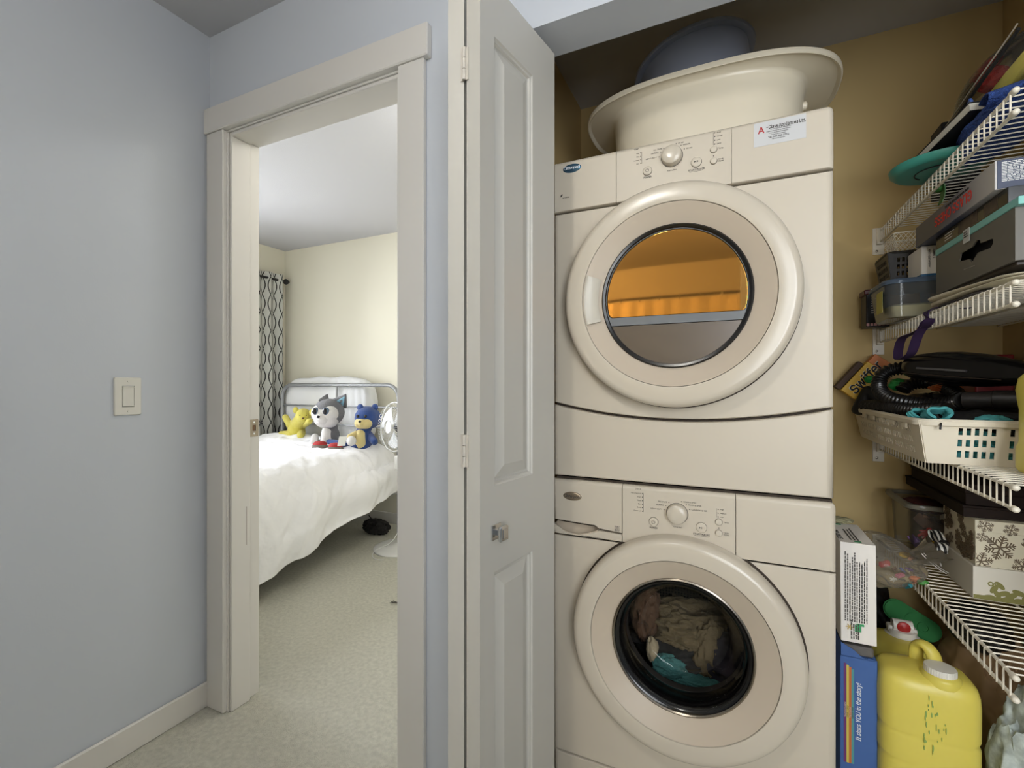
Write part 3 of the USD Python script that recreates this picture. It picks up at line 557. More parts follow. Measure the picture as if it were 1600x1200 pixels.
obj(gbx, 'zipper', tube(zp, .0042, 8), BLACKM, label='black zipper edge'); obj(gbx, 'piping', tube(zp + (-.004, -.004, .009), .0018, 6), mat('clear_piping', (160, 150, 135), .3))
zt = at(1518, 168, X=.512); obj(gbx, 'zipper_pull', obox(zt, (.0, -.012, .010), (-.006, 0, 0), (0, .010, .012), .001), mat('blue_pull', (70, 100, 170), .4), label='blue zipper pull')
yg = crumple((.590, 1.46, 0), (.034, .175, .030), 12, .22, 4); v = np.array(yg.vertices); v[:, 2] += dz + .128 - (v[:, 1] - 1.46) * .16; v[:, 0] -= (v[:, 1] - 1.46) * .05; yg = T(v, yg.faces)
single('beige_garment', crumple((.680, 1.42, dz + .165), (.050, .12, .055), 16, .25, 4), mat('beige_garment_fabric', (226, 216, 172), .9), 'beige garment at the near end of the clear zippered bag', 'garment')
single('yellow_garment', yg, mat('yellow_garment_fabric', (242, 228, 112), .85), 'pale yellow garment inside the clear zippered bag', 'garment')
single('red_garment', crumple((.600, 1.600, dz + .215), (.030, .034, .024), 14, .3, 6), mat('red_garment_fabric', (190, 40, 35), .8), 'small bright red garment inside the clear zippered bag', 'garment')
single('brown_garment', crumple((.69, 1.630, dz + .150), (.075, .06, .062), 15, .3, 5), mat('brown_garment_fabric', (128, 116, 98), .9), 'dull brown garment inside the clear zippered bag', 'garment')
GREEN = mat('green_plastic', (62, 120, 52), .5)
lv = thing('green_ribbon', 'bright green ribbon end hanging through the upper shelf wires', 'ribbon', (.50, 1.62, S1))
obj(lv, 'strip', sheet([[(.515 + .006 * math.sin(3 * v_), 1.66 + .016 * (u - .5) + .01 * v_, S1 - .002 - .055 * v_) for u in np.linspace(-.5, 1.5, 6)] for v_ in np.linspace(0, 1, 10)], .0015), GREEN)
obj(lv, 'knot', crumple((.515, 1.672, S1 - .012), (.012, .014, .010), 3, .3, 6, None, 3), GREEN)

# ------------------------------------------------------------------ things on the second shelf
dz = S2 + DK
cn = thing('coffee_tin', 'black coffee box with a pink dashed base and maroon lid in the closet corner', 'food box', (.452, 2.035, dz))
obj(cn, 'box', rbox(.419, .486, 2.0, 2.07, dz, dz + .118, .003), mat('black_carton', (24, 19, 20), .4))
obj(cn, 'lid', rbox(.413, .490, 1.995, 2.074, dz + .112, dz + .130, .004), mat('maroon_lid', (82, 22, 34), .35), label='maroon lid')
for i in range(6): obj(cn, 'dash', box(.4205 + i * .011, .4285 + i * .011, 1.9992, 2.0, dz + .004, dz + .013), mat('pink_print', (205, 150, 150), .5) if i == 0 else '/World/Looks/pink_print')
PALE = mat('pale_print', (205, 196, 186), .6)
obj(cn, 'lettering', cat(greek(random.Random(5), .030, 7, .004, .008, (.434, 1.9995, dz + .095), FX, FZ)), PALE, kind='stuff')
tb = thing('food_container', 'clear plastic food container with a bluish lid and cream contents at the shelf edge', 'container', (.485, 1.845, dz))
def cring(x0, x1, y0, y1, z, n=48, p=5): return sring((x0 + x1) / 2, (y0 + y1) / 2, (x1 - x0) / 2, (y1 - y0) / 2, z, p, n)
obj(tb, 'container', loft([cring(.430, .548, 1.755, 1.94, dz), cring(.425, .553, 1.75, 1.945, dz + .004), cring(.413, .560, 1.738, 1.957, dz + .105), cring(.411, .562, 1.736, 1.959, dz + .106)], True, False), film('container_plastic', (.82, .84, .86), ior=1.4, rough=.1, milk=.16, milkcol=(170, 175, 180)), smooth=40)
obj(tb, 'lid', loft([cring(.408, .565, 1.733, 1.962, dz + .100), cring(.407, .566, 1.732, 1.963, dz + .108), cring(.411, .562, 1.736, 1.959, dz + .114), cring(.42, .553, 1.745, 1.95, dz + .114)], True, True), film('lid_plastic', (.55, .66, .78), ior=1.4, rough=.1, milk=.45, milkcol=(120, 140, 165)), label='translucent blue lid')
single('flour_pile', loft([cring(.433, .546, 1.758, 1.937, dz + .003), cring(.424, .552, 1.749, 1.946, dz + .02), cring(.422, .553, 1.747, 1.948, dz + .035), cring(.44, .54, 1.78, 1.92, dz + .044)], True, True), mat('cream_flour', (214, 204, 160), .9), 'cream powder filling the bottom of the clear food container', 'food')
single('food_label', box(.4105, .412, 1.77, 1.83, dz + .02, dz + .085) , mat('yellow_label', (190, 180, 90), .6), 'faded yellow label on the left side of the clear food container', 'label')
bz = dz + .1145
hb = thing('slotted_basket', 'small black slotted plastic basket on the food container', 'basket', (.53, 1.92, bz))
def slotted(x0, x1, y0, y1, z0, z1, tap, hx, hy, nx, ny, th=.002, grp=None):
    "four slanted walls with slots, and a bottom"
    out = []
    c = [np.array(q) for q in ((x0 + tap, y0 + tap, z0), (x1 - tap, y0 + tap, z0), (x1 - tap, y1 - tap, z0), (x0 + tap, y1 - tap, z0))]
    d_ = [np.array(q) for q in ((x0, y0, z1), (x1, y0, z1), (x1, y1, z1), (x0, y1, z1))]
    for k in range(4):
        a, b, e, f_ = c[k], c[(k + 1) % 4], d_[(k + 1) % 4], d_[k]; L = np.linalg.norm(b - a); H_ = np.linalg.norm((f_ + e - a - b) / 2)
        xd = (b - a) / L; yd = (f_ + e - a - b) / 2 / H_; ext = (np.linalg.norm(e - f_) - L) / 2
        pg = sg.Polygon([(0, 0), (L, 0), (L + ext, H_), (-ext, H_)]); n = nx if k % 2 == 0 else ny; holes = []
        g = grp or n; pitch = hx * 1.85; gw = g * pitch + hx * 2.2; ng = max(1, int((L - .03) // gw)) if grp else 1
        if not grp: pitch = (L - .015) / n
        nr = 3 if grp else 4
        for q in range(ng):
            off = (L - ng * gw) / 2 + q * gw + hx * 1.5 if grp else .0075 + (pitch - hx) / 2
            for i in range(g):
                for j in range(nr):
                    zc = H_ * (.24 + .26 * j) if grp else H_ * (.18 + .2 * j); holes.append(sg.box(off + i * pitch, zc - hy / 2, off + i * pitch + hx, zc + hy / 2))
        out.append(prism(pg.difference(sg.MultiPolygon(holes)), th, a, xd, yd))
    return out, box(x0 + tap, x1 - tap, y0 + tap, y1 - tap, z0, z0 + .003)
BB = mat('black_basket_plastic', (38, 35, 33), .4)
ws, bt_ = slotted(.448, .60, 1.865, 2.01, bz, bz + .105, .014, .007, .013, 9, 9)
for w_ in ws: obj(hb, 'basket_wall', w_, BB, smooth=False)
obj(hb, 'bottom', bt_, BB); 
def rimtube(x0, x1, y0, y1, z, r, rc=.02): 
    pts = [(x, y, z) for x, y in rrect(x0, x1, y0, y1, rc, 5)]; return tube(pts, r, 8, True)
obj(hb, 'rim', rimtube(.447, .601, 1.864, 2.011, bz + .105, .004), BB)
mb = thing('mesh_basket', 'white wire mesh basket standing in the black slotted basket', 'basket', (.53, 1.92, bz + .05))
lat = []
def seg(a, b): lat.append(tube([a, b], .0009, 4))
mx0, mx1, my0, my1, mz0, mz1 = .468, .592, 1.885, 1.995, bz + .104, bz + .172
for k in range(-6, 13):
    for s in (1, -1):
        for face in (0, 1, 2, 3):
            L = mx1 - mx0 if face % 2 == 0 else my1 - my0
            u0 = k * .0125; u1 = u0 + s * (mz1 - mz0) * .75; lo_, hi_ = 0., 1.
            if u0 != u1:
                ts = sorted([(0 - u0) / (u1 - u0), (L - u0) / (u1 - u0)]); lo_, hi_ = max(0, ts[0]), min(1, ts[1])
            if hi_ - lo_ < .05: continue
            q = []
            for t_ in (lo_, hi_):
                u, z, ins = u0 + (u1 - u0) * t_, mz0 + (mz1 - mz0) * t_, .014 * (1 - t_)
                q.append({0: (mx0 + u, my0 + ins, z), 1: (mx1 - ins, my0 + u, z), 2: (mx0 + u, my1 - ins, z), 3: (mx0 + ins, my0 + u, z)}[face])
            seg(*q)
obj(mb, 'wire_lattice', cat(lat), WIRE, kind='stuff'); obj(mb, 'rim', rimtube(mx0 - .001, mx1 + .001, my0 - .001, my1 + .001, mz1, .0022, .012), WIRE)
obj(mb, 'base', box(mx0 + .012, mx1 - .012, my0 + .012, my1 - .012, mz0 - .002, mz0), WIRE)
CARTON = mat('white_carton', (232, 226, 218), .6)
ct = thing('small_carton', 'small white carton with handwriting standing on the food container lid', 'carton', (.52, 1.79, bz))
obj(ct, 'carton', box(.496, .548, 1.74, 1.855, bz, bz + .088, .001), CARTON)
obj(ct, 'lettering', cat(*[text(s, .0052, (.512 + .010 * i, 1.7396, bz + .078), (0, 0, -1), (1, 0, 0), align='l') for i, s in enumerate(('Hydrogenerator', 'Speed &', 'Finest Quality'))]), PRINT, smooth=False, label='handwritten lettering', kind='stuff')
obj(ct, 'blue_base', box(.4955, .5485, 1.7395, 1.8555, bz + .0005, bz + .007), mat('blue_base_print', (40, 90, 130), .5))

LINEN = mat('white_linen', (214, 204, 182), .9, bump=(90, .3, .004))
def folded(x0, x1, y0, y1, z0, z1, seed, layers=3, wob=.006):
    m = []
    hgt = (z1 - z0) / layers
    for k in range(layers):
        r = [cring(x0 + .012, x1 - .012, y0 + .012, y1 - .012, z0 + k * hgt + .0005, 120, 8)]
        for t_ in np.linspace(-1, 1, 7): 
            ins = .010 * (1 - math.sqrt(max(0, 1 - t_ * t_))); r.append(cring(x0 + ins, x1 - ins, y0 + ins, y1 - ins, z0 + k * hgt + hgt * (.5 + .46 * t_), 120, 8))
        r.append(cring(x0 + .012, x1 - .012, y0 + .012, y1 - .012, z0 + (k + 1) * hgt, 120, 8))
        q = loft(r); v = np.array(q.vertices); nn = np.stack([meshkit.noise(v * (18, 18, 60) + 9 * i + k * 3, seed + i) for i in range(3)], -1) - .5
        v += nn * np.array((wob * 2, wob * 2, wob * .7)); v[:, 2] = np.maximum(v[:, 2], z0); m.append(T(v, q.faces))
    return m
fl = thing('folded_sheet', 'folded white linen sheet under the grey carton', 'linen', (.64, 1.48, dz))
for q in folded(.487, .79, 1.235, 1.70, dz + .012, dz + .044, 4, 2, .007):
    v = np.array(q.vertices); v[:, 2] = dz + .0115 + (v[:, 2] - dz - .0115) * np.interp(v[:, 1], (1.22, 1.40, 1.66), (.25, .62, 1.0)); obj(fl, 'fold', T(v, q.faces), LINEN, smooth=60)
single('dark_tray', box(.512, .785, 1.275, 1.655, dz + .0395, dz + .0465, .001), mat('dark_brown_board', (58, 48, 38), .5), 'thin dark brown tray between the white linen and the grey carton', 'tray')
single('grey_cloth', folded(.489, .70, 1.36, 1.62, dz, dz + .011, 9, 1, .004)[0], mat('dark_grey_cloth', (70, 66, 66), .95, bump=(200, .8, .004)), 'thin dark grey cloth peeking out under the white linen sheet', 'cloth', 60)
gz = dz + .047
gcx = thing('grey_carton', 'large grey carton with a handle cut-out under the turquoise folder', 'carton', (.65, 1.44, gz))
GREYC = mat('grey_carton_print', (104, 100, 92), .5)
GX, GY0, GY1, GZ1 = .505, 1.262, 1.66, gz + .105
hp = [(1498.8, 408.8), (1501, 396), (1518.8, 386), (1526, 375), (1531, 375), (1532, 380), (1551, 372.5), (1552, 380), (1547.5, 387.5), (1527.5, 395), (1518.8, 410), (1514, 405)]
hpz = [at(a, b, X=GX) for a, b in hp]; hole = sg.Polygon([(-(q[1] - GY0), q[2] - gz) for q in hpz]).buffer(0)
facep = sg.box(-(GY1 - GY0), 0, 0, GZ1 - gz).difference(hole)
obj(gcx, 'handle_face', prism(facep, .003, (GX + .003, GY0, gz), (0, -1, 0), FZ), GREYC, smooth=False)
obj(gcx, 'carton', cat(box(GX + .003, .79, GY0, GY0 + .003, gz, GZ1), box(GX + .003, .79, GY1 - .003, GY1, gz, GZ1), box(GX + .003, .79, GY0 + .003, GY1 - .003, GZ1 - .003, GZ1), box(GX + .003, .79, GY0 + .003, GY1 - .003, gz, gz + .003)), GREYC)
obj(gcx, 'inside_shade', box(GX + .022, .78, GY0 + .006, GY1 - .006, gz + .004, GZ1 - .006), BLACKM, label='black block painted as the shaded inside')  # black block stands in for the shade behind the cut-out
fp = sg.Polygon([(-(at(a, b, X=GX)[1] - GY0), at(a, b, X=GX)[2] - gz) for a, b in ((1519, 409), (1523, 399), (1547, 388), (1543, 393), (1530, 398))]).buffer(0)
obj(gcx, 'handle_flap', prism(fp, .001, (GX + .006, GY0, gz), (0, -1, 0), FZ), mat('pale_flap', (170, 166, 158), .6), label='pale folded flap')
l0, l1 = at(1506, 421, X=GX), at(1523, 415, X=GX); obj(gcx, 'print_line', tube([l0 - (.0002, 0, 0), l1 - (.0002, 0, 0)], .0006, 4), PALE)
ths = GZ1 + .0005
tq = thing('turquoise_folder', 'turquoise folder lying between the grey carton and the black game box', 'folder', (.65, 1.44, ths))
TQ = mat('turquoise_card', (128, 190, 182), .5)
obj(tq, 'folder', box(.503, .785, 1.245, 1.66, ths, ths + .016, .001), TQ)
obj(tq, 'tag', box(.5015, .5028, 1.452, 1.484, ths - .014, ths + .018), mat('paper_tag', (196, 196, 190), .7), label='white paper tag')
obj(tq, 'lettering', greek(random.Random(2), .024, 3, .003, .0055, (.5013, 1.480, ths + .010), (0, -1, 0), FZ), PRINT, kind='stuff')
bgz = ths + .0165
bg = thing('black_game_box', 'flat black game box with a brown picture, under the navy game box', 'game box', (.65, 1.5, bgz))
obj(bg, 'box', box(.505, .785, 1.29, 1.66, bgz, bgz + .034, .001), BLACKG)
obj(bg, 'picture', cat(box(.5045, .505, 1.42, 1.52, bgz + .004, bgz + .030), box(.5045, .505, 1.33, 1.39, bgz + .004, bgz + .028)), mat('brown_picture', (72, 58, 46), .5, var=(40, .6)), label='dim brown picture')
obj(bg, 'lettering', cat(greek(random.Random(4), .06, 3, .003, .007, (.5043, 1.60, bgz + .022), (0, -1, 0), FZ)), PALE, kind='stuff')
cz_ = bgz + .0345
cb = thing('chess_box', 'navy glass chess game box turned upside down on top of the stack', 'game box', (.64, 1.52, cz_))
navy = usdkit.material(stage, '/World/Looks/navy_game_print', {'t': ('geometry', {}), 's': ('separate_xyz', {}), 'm': ('map_range', {'from_min': 1.30, 'from_max': 1.62, 'clamp': True}),
    'r': ('rgb_ramp', {'ramp': [(0, lin((196, 192, 188))), (.30, lin((150, 150, 156))), (.62, lin((64, 74, 104))), (1, lin((42, 52, 78)))]}), 'p': ('principled_bsdf', {'roughness': .35})},
    [('t.position', 's.vector'), ('s.y', 'm.value'), ('m.result', 'r.fac'), ('r.color', 'p.base_color')], surface='p.BSDF')
obj(cb, 'lid', box(.490, .785, 1.302, 1.765, cz_, cz_ + .060, .001), navy)
NV = mat('navy_print', (52, 60, 84), .4)
obj(cb, 'end_panel', box(.4935, .784, 1.3008, 1.302, cz_ + .001, cz_ + .059), NV, label='navy end with white sketch print')
obj(cb, 'sketch', cat(greek(random.Random(6), .27, 13, .0022, .0032, (.5, 1.3006, cz_ + .053), FX, FZ, .5)), mat('white_print', (206, 206, 204), .6), kind='stuff', label='white sketched scribble')
RED = mat('red_lettering_print', (214, 44, 34), .5)
obj(cb, 'lettering', cat(text('GLASS CHESS', .023, (.4897, 1.405, cz_ + .041), (0, 1, 0), (0, 0, -1), align='l', bold=True, sx=1.0)), RED, smooth=False, label='red lettering GLASS CHESS', kind='stuff')
obj(cb, 'small_lettering', text('HAND MADE CHESS SET IN GLASS', .0058, (.4897, 1.42, cz_ + .0515), (0, 1, 0), (0, 0, -1), align='l'), BLACKM, smooth=False, kind='stuff')
ps = thing('purple_strap', 'dark purple fabric strap hanging in a loop over the shelf edge', 'strap', (.47, 1.6, S2))
path = spline([(.56, 1.66, dz + .004), (.50, 1.64, dz + .004), (.4735, 1.632, dz - .002), at(1450, 497, X=.468), at(1425, 522, X=.466), at(1404, 545, X=.464), at(1403, 556, X=.463), at(1414, 559, X=.463), at(1425, 550, X=.464), at(1434, 525, X=.466), at(1448, 497, X=.470), (.4745, 1.612, dz - .002), (.50, 1.60, dz + .0045), (.56, 1.60, dz + .0045)], 90)
wv = np.array((.55, -.84, 0)) * .0150
rows = [[q + wv * s for s in np.linspace(-1, 1, 4)] for q in path]
for i, r in enumerate(rows):
    if r[0][2] > S2 - .02: rows[i] = [q + np.array((0, .008, 0)) * s for q, s in zip([path[i]] * 4, np.linspace(-1, 1, 4))]
obj(ps, 'webbing', sheet(rows, .002), mat('purple_webbing', (52, 30, 74), .8), smooth=60)

# ------------------------------------------------------------------ third shelf: the white basket and what lies in it
dz = S3 + DK
WB = mat('white_basket_plastic', (222, 212, 192), .4)
lb_ = thing('laundry_basket', 'white slotted plastic basket heaped with vacuum parts on the third shelf', 'basket', (.60, 1.75, dz))
BX0, BX1, BY0, BY1, BT = .403, .79, 1.425, 2.085, dz + .103
ws, bt_ = slotted(BX0, BX1, BY0, BY1, dz, BT, .018, .0078, .0165, 5, 5, .0025, 5)
for w_ in ws: obj(lb_, 'basket_wall', w_, WB, smooth=False)
obj(lb_, 'bottom', bt_, WB)
rr = rrect(BX0 - .004, BX1 + .004, BY0 - .004, BY1 + .004, .035, 6)
obj(lb_, 'rim', cat(loft([np.array([(x, y, z) for x, y in rrect(BX0 + o_, BX1 - o_, BY0 + o_, BY1 - o_, .035, 6)]) for o_, z in ((0, BT - .014), (-.009, BT - .012), (-.011, BT - .002), (-.007, BT + .003), (.002, BT + .003), (.004, BT - .004))], False, False)), WB, smooth=40)
for i in range(6):
    y = 1.50 + i * .10; obj(lb_, 'rim_tab', box(BX0 - .008, BX0 - .002, y, y + .035, BT - .026, BT - .012, .001), WB)
HOSE = mat('black_hose', (17, 16, 16), .25)
def hose(pts, r, n, pitch=.0115):
    P = spline(pts, n); d = np.r_[0, np.cumsum(np.linalg.norm(np.diff(P, axis=0), axis=1))]
    return tube(P, r * (1 + .13 * np.sin(d / pitch * 2 * math.pi)), 12)
vc = thing('vacuum_cleaner', 'glossy black handheld vacuum body with ribbed hose on the white basket', 'vacuum cleaner', (.60, 1.65, BT))
A_, B_ = at(1421, 575, Y=1.80), np.array((.655, 1.47, 1.185)); ax = (B_ - A_) / np.linalg.norm(B_ - A_); LV = np.linalg.norm(B_ - A_)
sd = np.cross(ax, (0, 0, 1)); sd /= np.linalg.norm(sd); upv = np.cross(sd, ax)
rings = []
for t_, r, hh in ((0, .0, .0), (0, .026, .026), (.02, .033, .034), (.10, .040, .043), (.25, .046, .051), (.42, .047, .053), (.6, .043, .048), (.78, .034, .036), (.92, .023, .024), (1, .014, .015), (1, 0, 0)):
    c_ = A_ + ax * LV * t_; a_ = np.arange(40) * 2 * math.pi / 40; co, si = np.cos(a_), np.sin(a_)
    rings.append(c_ + np.outer(r * np.sign(co) * np.abs(co) ** .85, sd) + np.outer(np.where(si > 0, hh, hh * .75) * np.sign(si) * np.abs(si) ** .85, upv))
obj(vc, 'motor_body', loft(rings, False, False), BLACKG, smooth=50)
sdn = -sd if (sd @ np.array((-.426, .905, 0))) > 0 else sd      # the side turned to the hallway
obj(vc, 'painted_highlight', tube([A_ + ax * LV * t_ + sdn * (r_ + .0015) + upv * .004 for t_, r_ in ((.2, .0445), (.3, .047), (.42, .0478), (.5, .0468), (.58, .0445))], .0035, 10), mat('highlight_chrome', (150, 150, 155), .2, .9), label='pale strip painted as the body highlight')  # pale strip standing in for the gloss highlight on the body
obj(vc, 'seam', tube([A_ + ax * LV * t_ + sdn * (r_ + .0008) - upv * .013 for t_, r_ in ((.03, .034), (.12, .041), (.25, .0455), (.42, .0465), (.6, .043), (.78, .034))], .0012, 6), mat('brown_seam', (60, 48, 38), .3))
obj(vc, 'hose', hose([at(1424, 577, Y=1.81), at(1402, 576, Y=1.83), at(1381, 584, Y=1.84), at(1373, 599, Y=1.83), at(1378, 614, Y=1.79), at(1394, 624, Y=1.74), at(1418, 629, Y=1.70), at(1453, 633, Y=1.66), at(1487, 631, Y=1.62), at(1506, 624, Y=1.58)], .0185, 420), HOSE, smooth=60)
obj(vc, 'hose', hose([at(1352, 634, Y=1.95), at(1368, 634, Y=1.86), at(1392, 637, Y=1.74), at(1418, 641, Y=1.66), at(1450, 640, Y=1.60), at(1480, 640, Y=1.55)], .0175, 300), HOSE, smooth=60)
obj(vc, 'hose', hose([at(1410, 610, Y=1.90), at(1425, 600, Y=1.90), at(1447, 597, Y=1.88), at(1472, 602, Y=1.82), at(1490, 612, Y=1.76), at(1500, 622, Y=1.72)], .0185, 260), HOSE, smooth=60)
nz0, nz1 = at(1506, 625, Y=1.575), np.array((.665, 1.49, 1.135))
obj(vc, 'nozzle_tube', cat(tube([nz0, nz0 + (nz1 - nz0) * .35, nz0 + (nz1 - nz0) * .36, nz1], [.020, .0215, .0235, .0215], 24)), mat('satin_black', (42, 38, 36), .3), label='satin black nozzle tube')
obj(vc, 'brush_head', body([[(at(1340, 640, Y=2.0), .018), (at(1356, 612, Y=2.0), .02)], [(at(1356, 612, Y=2.0), .02), (at(1372, 622, Y=1.97), .018)], [(at(1340, 640, Y=2.0), .018), (at(1372, 642, Y=1.95), .02)]], .01, 6), BLACKM)
# fillings of the basket
single('black_fabric', crumple((.62, 1.62, dz + .058), (.15, .155, .068), 41, .3, 6, dz + .004), mat('black_fabric_heap', (20, 20, 21), .9), 'black fabric heap under the vacuum hose in the white basket', 'cloth')
single('dark_hose_heap', crumple((.585, 1.90, dz + .066), (.15, .15, .085), 42, .35, 7, dz + .004), mat('dark_heap', (24, 22, 22), .5), 'dark heap at the closet end of the white basket', 'cloth')
TEALF = mat('teal_fabric', (70, 150, 152), .85)
def ringcloth(c, R, wd, ang, th_=.004, sq=.8):
    xd = np.array((math.cos(ang), math.sin(ang), 0)); yd = np.array((-math.sin(ang) * .5, math.cos(ang) * .5, .85)); ud = np.cross(xd, yd)
    rows = []
    for a in np.linspace(0, 2 * math.pi, 32):
        rad = R * (1 + .12 * math.sin(3 * a)); q = np.array(c) + xd * rad * math.cos(a) + yd * rad * sq * math.sin(a)
        rows.append([q + ud * s * wd + (xd * math.cos(a) + yd * math.sin(a)) * .004 * math.sin(5 * s * 3 + a * 2) for s in np.linspace(-.5, .5, 6)])
    return sheet(rows, th_)
tc = thing('teal_cloth_band', 'teal fabric ring standing at the front rim of the white basket, left of the drawstring', 'cloth', (.44, 1.50, BT))
obj(tc, 'band', ringcloth(at(1434, 649, Y=1.50) + (0, 0, .002), .0155, .02, .35), TEALF, smooth=60)
tc = thing('teal_drawstring_bag', 'teal gathered pouch with a black drawstring on the basket rim', 'pouch', (.48, 1.48, BT))
obj(tc, 'pouch', ringcloth(at(1465, 650, Y=1.47) + (0, 0, .001), .0215, .03, .2, .006), TEALF, smooth=60)
obj(tc, 'drawstring', tube(spline([at(1464, 648, Y=1.45), at(1468, 656, Y=1.437), at(1470, 664, Y=1.411), at(1469, 671, Y=1.409)], 12), .0022, 6), BLACKM, label='black drawstring')
single('teal_fold', crumple(at(1552, 657, Y=1.47) + (0, 0, -.004), (.032, .022, .016), 44, .3, 7, None, 3), TEALF, 'teal fabric fold peeking over the basket rim beside the yellow jug', 'cloth')
single('teal_garment', crumple((.56, 1.49, dz + .036), (.11, .045, .040), 46, .2, 6, dz + .004), TEALF, 'teal garment seen through the slots of the white basket', 'garment')
single('green_toy_block', crumple(at(1406, 601, Y=1.93), (.028, .02, .020), 45, .25, 4, None, 3), mat('bright_green', (34, 140, 62), .4), 'bright green plastic piece inside the curl of the vacuum hose', 'toy')
single('green_toy_chip', crumple(at(1359, 593, Y=2.0), (.015, .012, .012), 47, .25, 4, None, 3), '/World/Looks/bright_green', 'small green piece beside the yellow duster carton', 'toy')
single('orange_wrapper', crumple(at(1477, 606, Y=1.80), (.035, .02, .011), 48, .35, 7, None, 3), mat('orange_wrapper_film', (205, 110, 55), .4), 'orange wrapper tucked between the vacuum hoses', 'wrapper')
rc = thing('red_case', 'dark red plastic case behind the vacuum at the basket end', 'case', (.735, 1.95, dz)); 
obj(rc, 'body', rbox(.690, .782, 1.955, 2.055, dz + .004, 1.262, .006), mat('dark_red_plastic', (130, 34, 38), .35))
obj(rc, 'latch', rbox(.722, .748, 1.950, 1.957, 1.235, 1.255, .002), '/World/Looks/dark_red_plastic')
# duster carton
so, sx_, sy_ = at(1314, 609, Y=2.03), at(1352, 569, Y=2.03), at(1335, 627, Y=2.03)
ex, ez = (sx_ - so), (so - sy_); exn = ex / np.linalg.norm(ex); ezn = ez - exn * (ez @ exn); eyv = np.array((0, .042, 0))
sw_ = thing('duster_carton', 'yellow duster refill carton tilted at the closet end of the white basket', 'carton', so)
YEL = mat('yellow_carton_print', (226, 180, 52), .5)
obj(sw_, 'carton', obox(so - ezn, ex * 1.1, eyv, ezn, .001), YEL)
obj(sw_, 'orange_end', obox(so - ezn + ex * 1.1, ex * .30, eyv, ezn * .98, .001), mat('orange_carton_print', (204, 116, 46), .5), label='orange carton end')
obj(sw_, 'brown_flap', obox(so + ezn * .05 - ex * .02, ex * 1.0, eyv, ezn * .32, .0008), mat('brown_carton', (70, 48, 32), .7), label='brown open flap')
obj(sw_, 'lettering', text('Swiffer', .029, so - ezn * .78 + ex * .12 - (0, .0008, 0), exn, ezn / np.linalg.norm(ezn), 'l', True, slant=.15, sx=.95), BLACKM, smooth=False, label='dark lettering Swiffer')
obj(sw_, 'lettering_edge', text('Swiffer', .029, so - ezn * .75 + ex * .105 - (0, .0004, 0), exn, ezn / np.linalg.norm(ezn), 'l', True, slant=.15, sx=.97), mat('white_letter_edge', (226, 220, 205), .5), smooth=False)

# ------------------------------------------------------------------ yellow jugs
JUG = mat('yellow_jug_plastic', (218, 202, 92), .38, subsurface_weight=.15, subsurface_radius=(.02, .015, .004))
CAPM = mat('white_cap_plastic', (222, 218, 208), .35)
def cap(par, c, r, h, m=CAPM, ribs=36):
    rings = []
    for rr_, z in ((r * .98, 0), (r, .002), (r, h - .003), (r * .96, h - .0005), (r * .80, h)):
        th = np.arange(ribs * 4) * 2 * math.pi / (ribs * 4); k = 1 + (.012 * np.sign(np.sin(th * ribs)) if .001 < z < h - .001 else 0)
        rings.append(np.stack([c[0] + rr_ * k * np.cos(th), c[1] + rr_ * k * np.sin(th), np.full(len(th), c[2] + z)], -1))
    return obj(par, 'cap', loft(rings), m, label='white screw cap')
yj = thing('yellow_jug', 'yellow plastic jug on the third shelf, cut off by the picture edge', 'jug', (.625, 1.345, S3 + DK))
jc = (.618, 1.335)
prof = [(.0, .060), (.004, .072), (.012, .0765), (.055, .0765), (.062, .0735), (.070, .072), (.135, .0715), (.150, .074), (.175, .0765), (.200, .073), (.218, .058), (.228, .036), (.232, .026), (.250, .026)]
obj(yj, 'body', loft([sring(jc[0], jc[1], r, r * .80, S3 + DK + z, 2.6, 72) for z, r in prof]), JUG, smooth=50)
cap(yj, (jc[0], jc[1], S3 + DK + .236), .030, .026)
# front jug on the floor
fj = thing('yellow_jug', 'yellow jug with white cap and green drips standing foremost on the closet floor', 'jug', (.44, 1.60, 0))
jx, jy = .438, 1.522
def jring(ax_, ay_, z, p=3.6): return sring(jx, jy, ax_, ay_ * .56, z, p, 96)
JD = -.034
jug_rings = [jring(.085, .11, 0), jring(.094, .12, .004), jring(.099, .124, .015), jring(.100, .126, .10), jring(.097, .123, .105), jring(.097, .123, .115), jring(.100, .126, .12), jring(.100, .126, .26 + JD), jring(.0975, .1235, .266 + JD), jring(.0975, .1235, .276 + JD), jring(.1005, .1265, .282 + JD), jring(.1005, .1265, .33 + JD), jring(.0975, .1235, .336 + JD), jring(.0975, .1235, .346 + JD), jring(.1005, .1265, .352 + JD), jring(.101, .127, .43 + JD), jring(.0995, .125, .452 + JD), jring(.095, .118, .470 + JD), jring(.084, .100, .482 + JD), jring(.06, .06, .487 + JD)]
obj(fj, 'body', loft(jug_rings), JUG, smooth=45)
hA, hB = np.array((.436, 1.565, .474 + JD)), np.array((.462, 1.518, .476 + JD))
hp_ = spline([hA, hA + (0, .004, .028), hA + (.005, -.002, .050), (hA + hB) / 2 + (.002, .004, .055), hB + (-.002, .022, .042), hB + (0, .008, .022), hB], 36)
rows = []
for i, q in enumerate(hp_):
    t_ = np.gradient(hp_, axis=0)[i]; t_ /= np.linalg.norm(t_); s_ = np.array((.982, .19, 0)); n_ = np.cross(t_, s_)
    a_ = np.arange(16) * 2 * math.pi / 16; rows.append(q + np.outer(.0165 * np.cos(a_), s_) + np.outer(.011 * np.sin(a_), n_))
obj(fj, 'handle', loft(rows), JUG, smooth=60)
obj(fj, 'neck', lathe([(.040, .470 + JD), (.040, .486 + JD), (.036, .492 + JD), (.030, .495 + JD)], (.462, 1.494, 0), 'z', 48), JUG)
cap(fj, (.462, 1.494, .490 + JD), .0315, .019)
rg_ = random.Random(8)
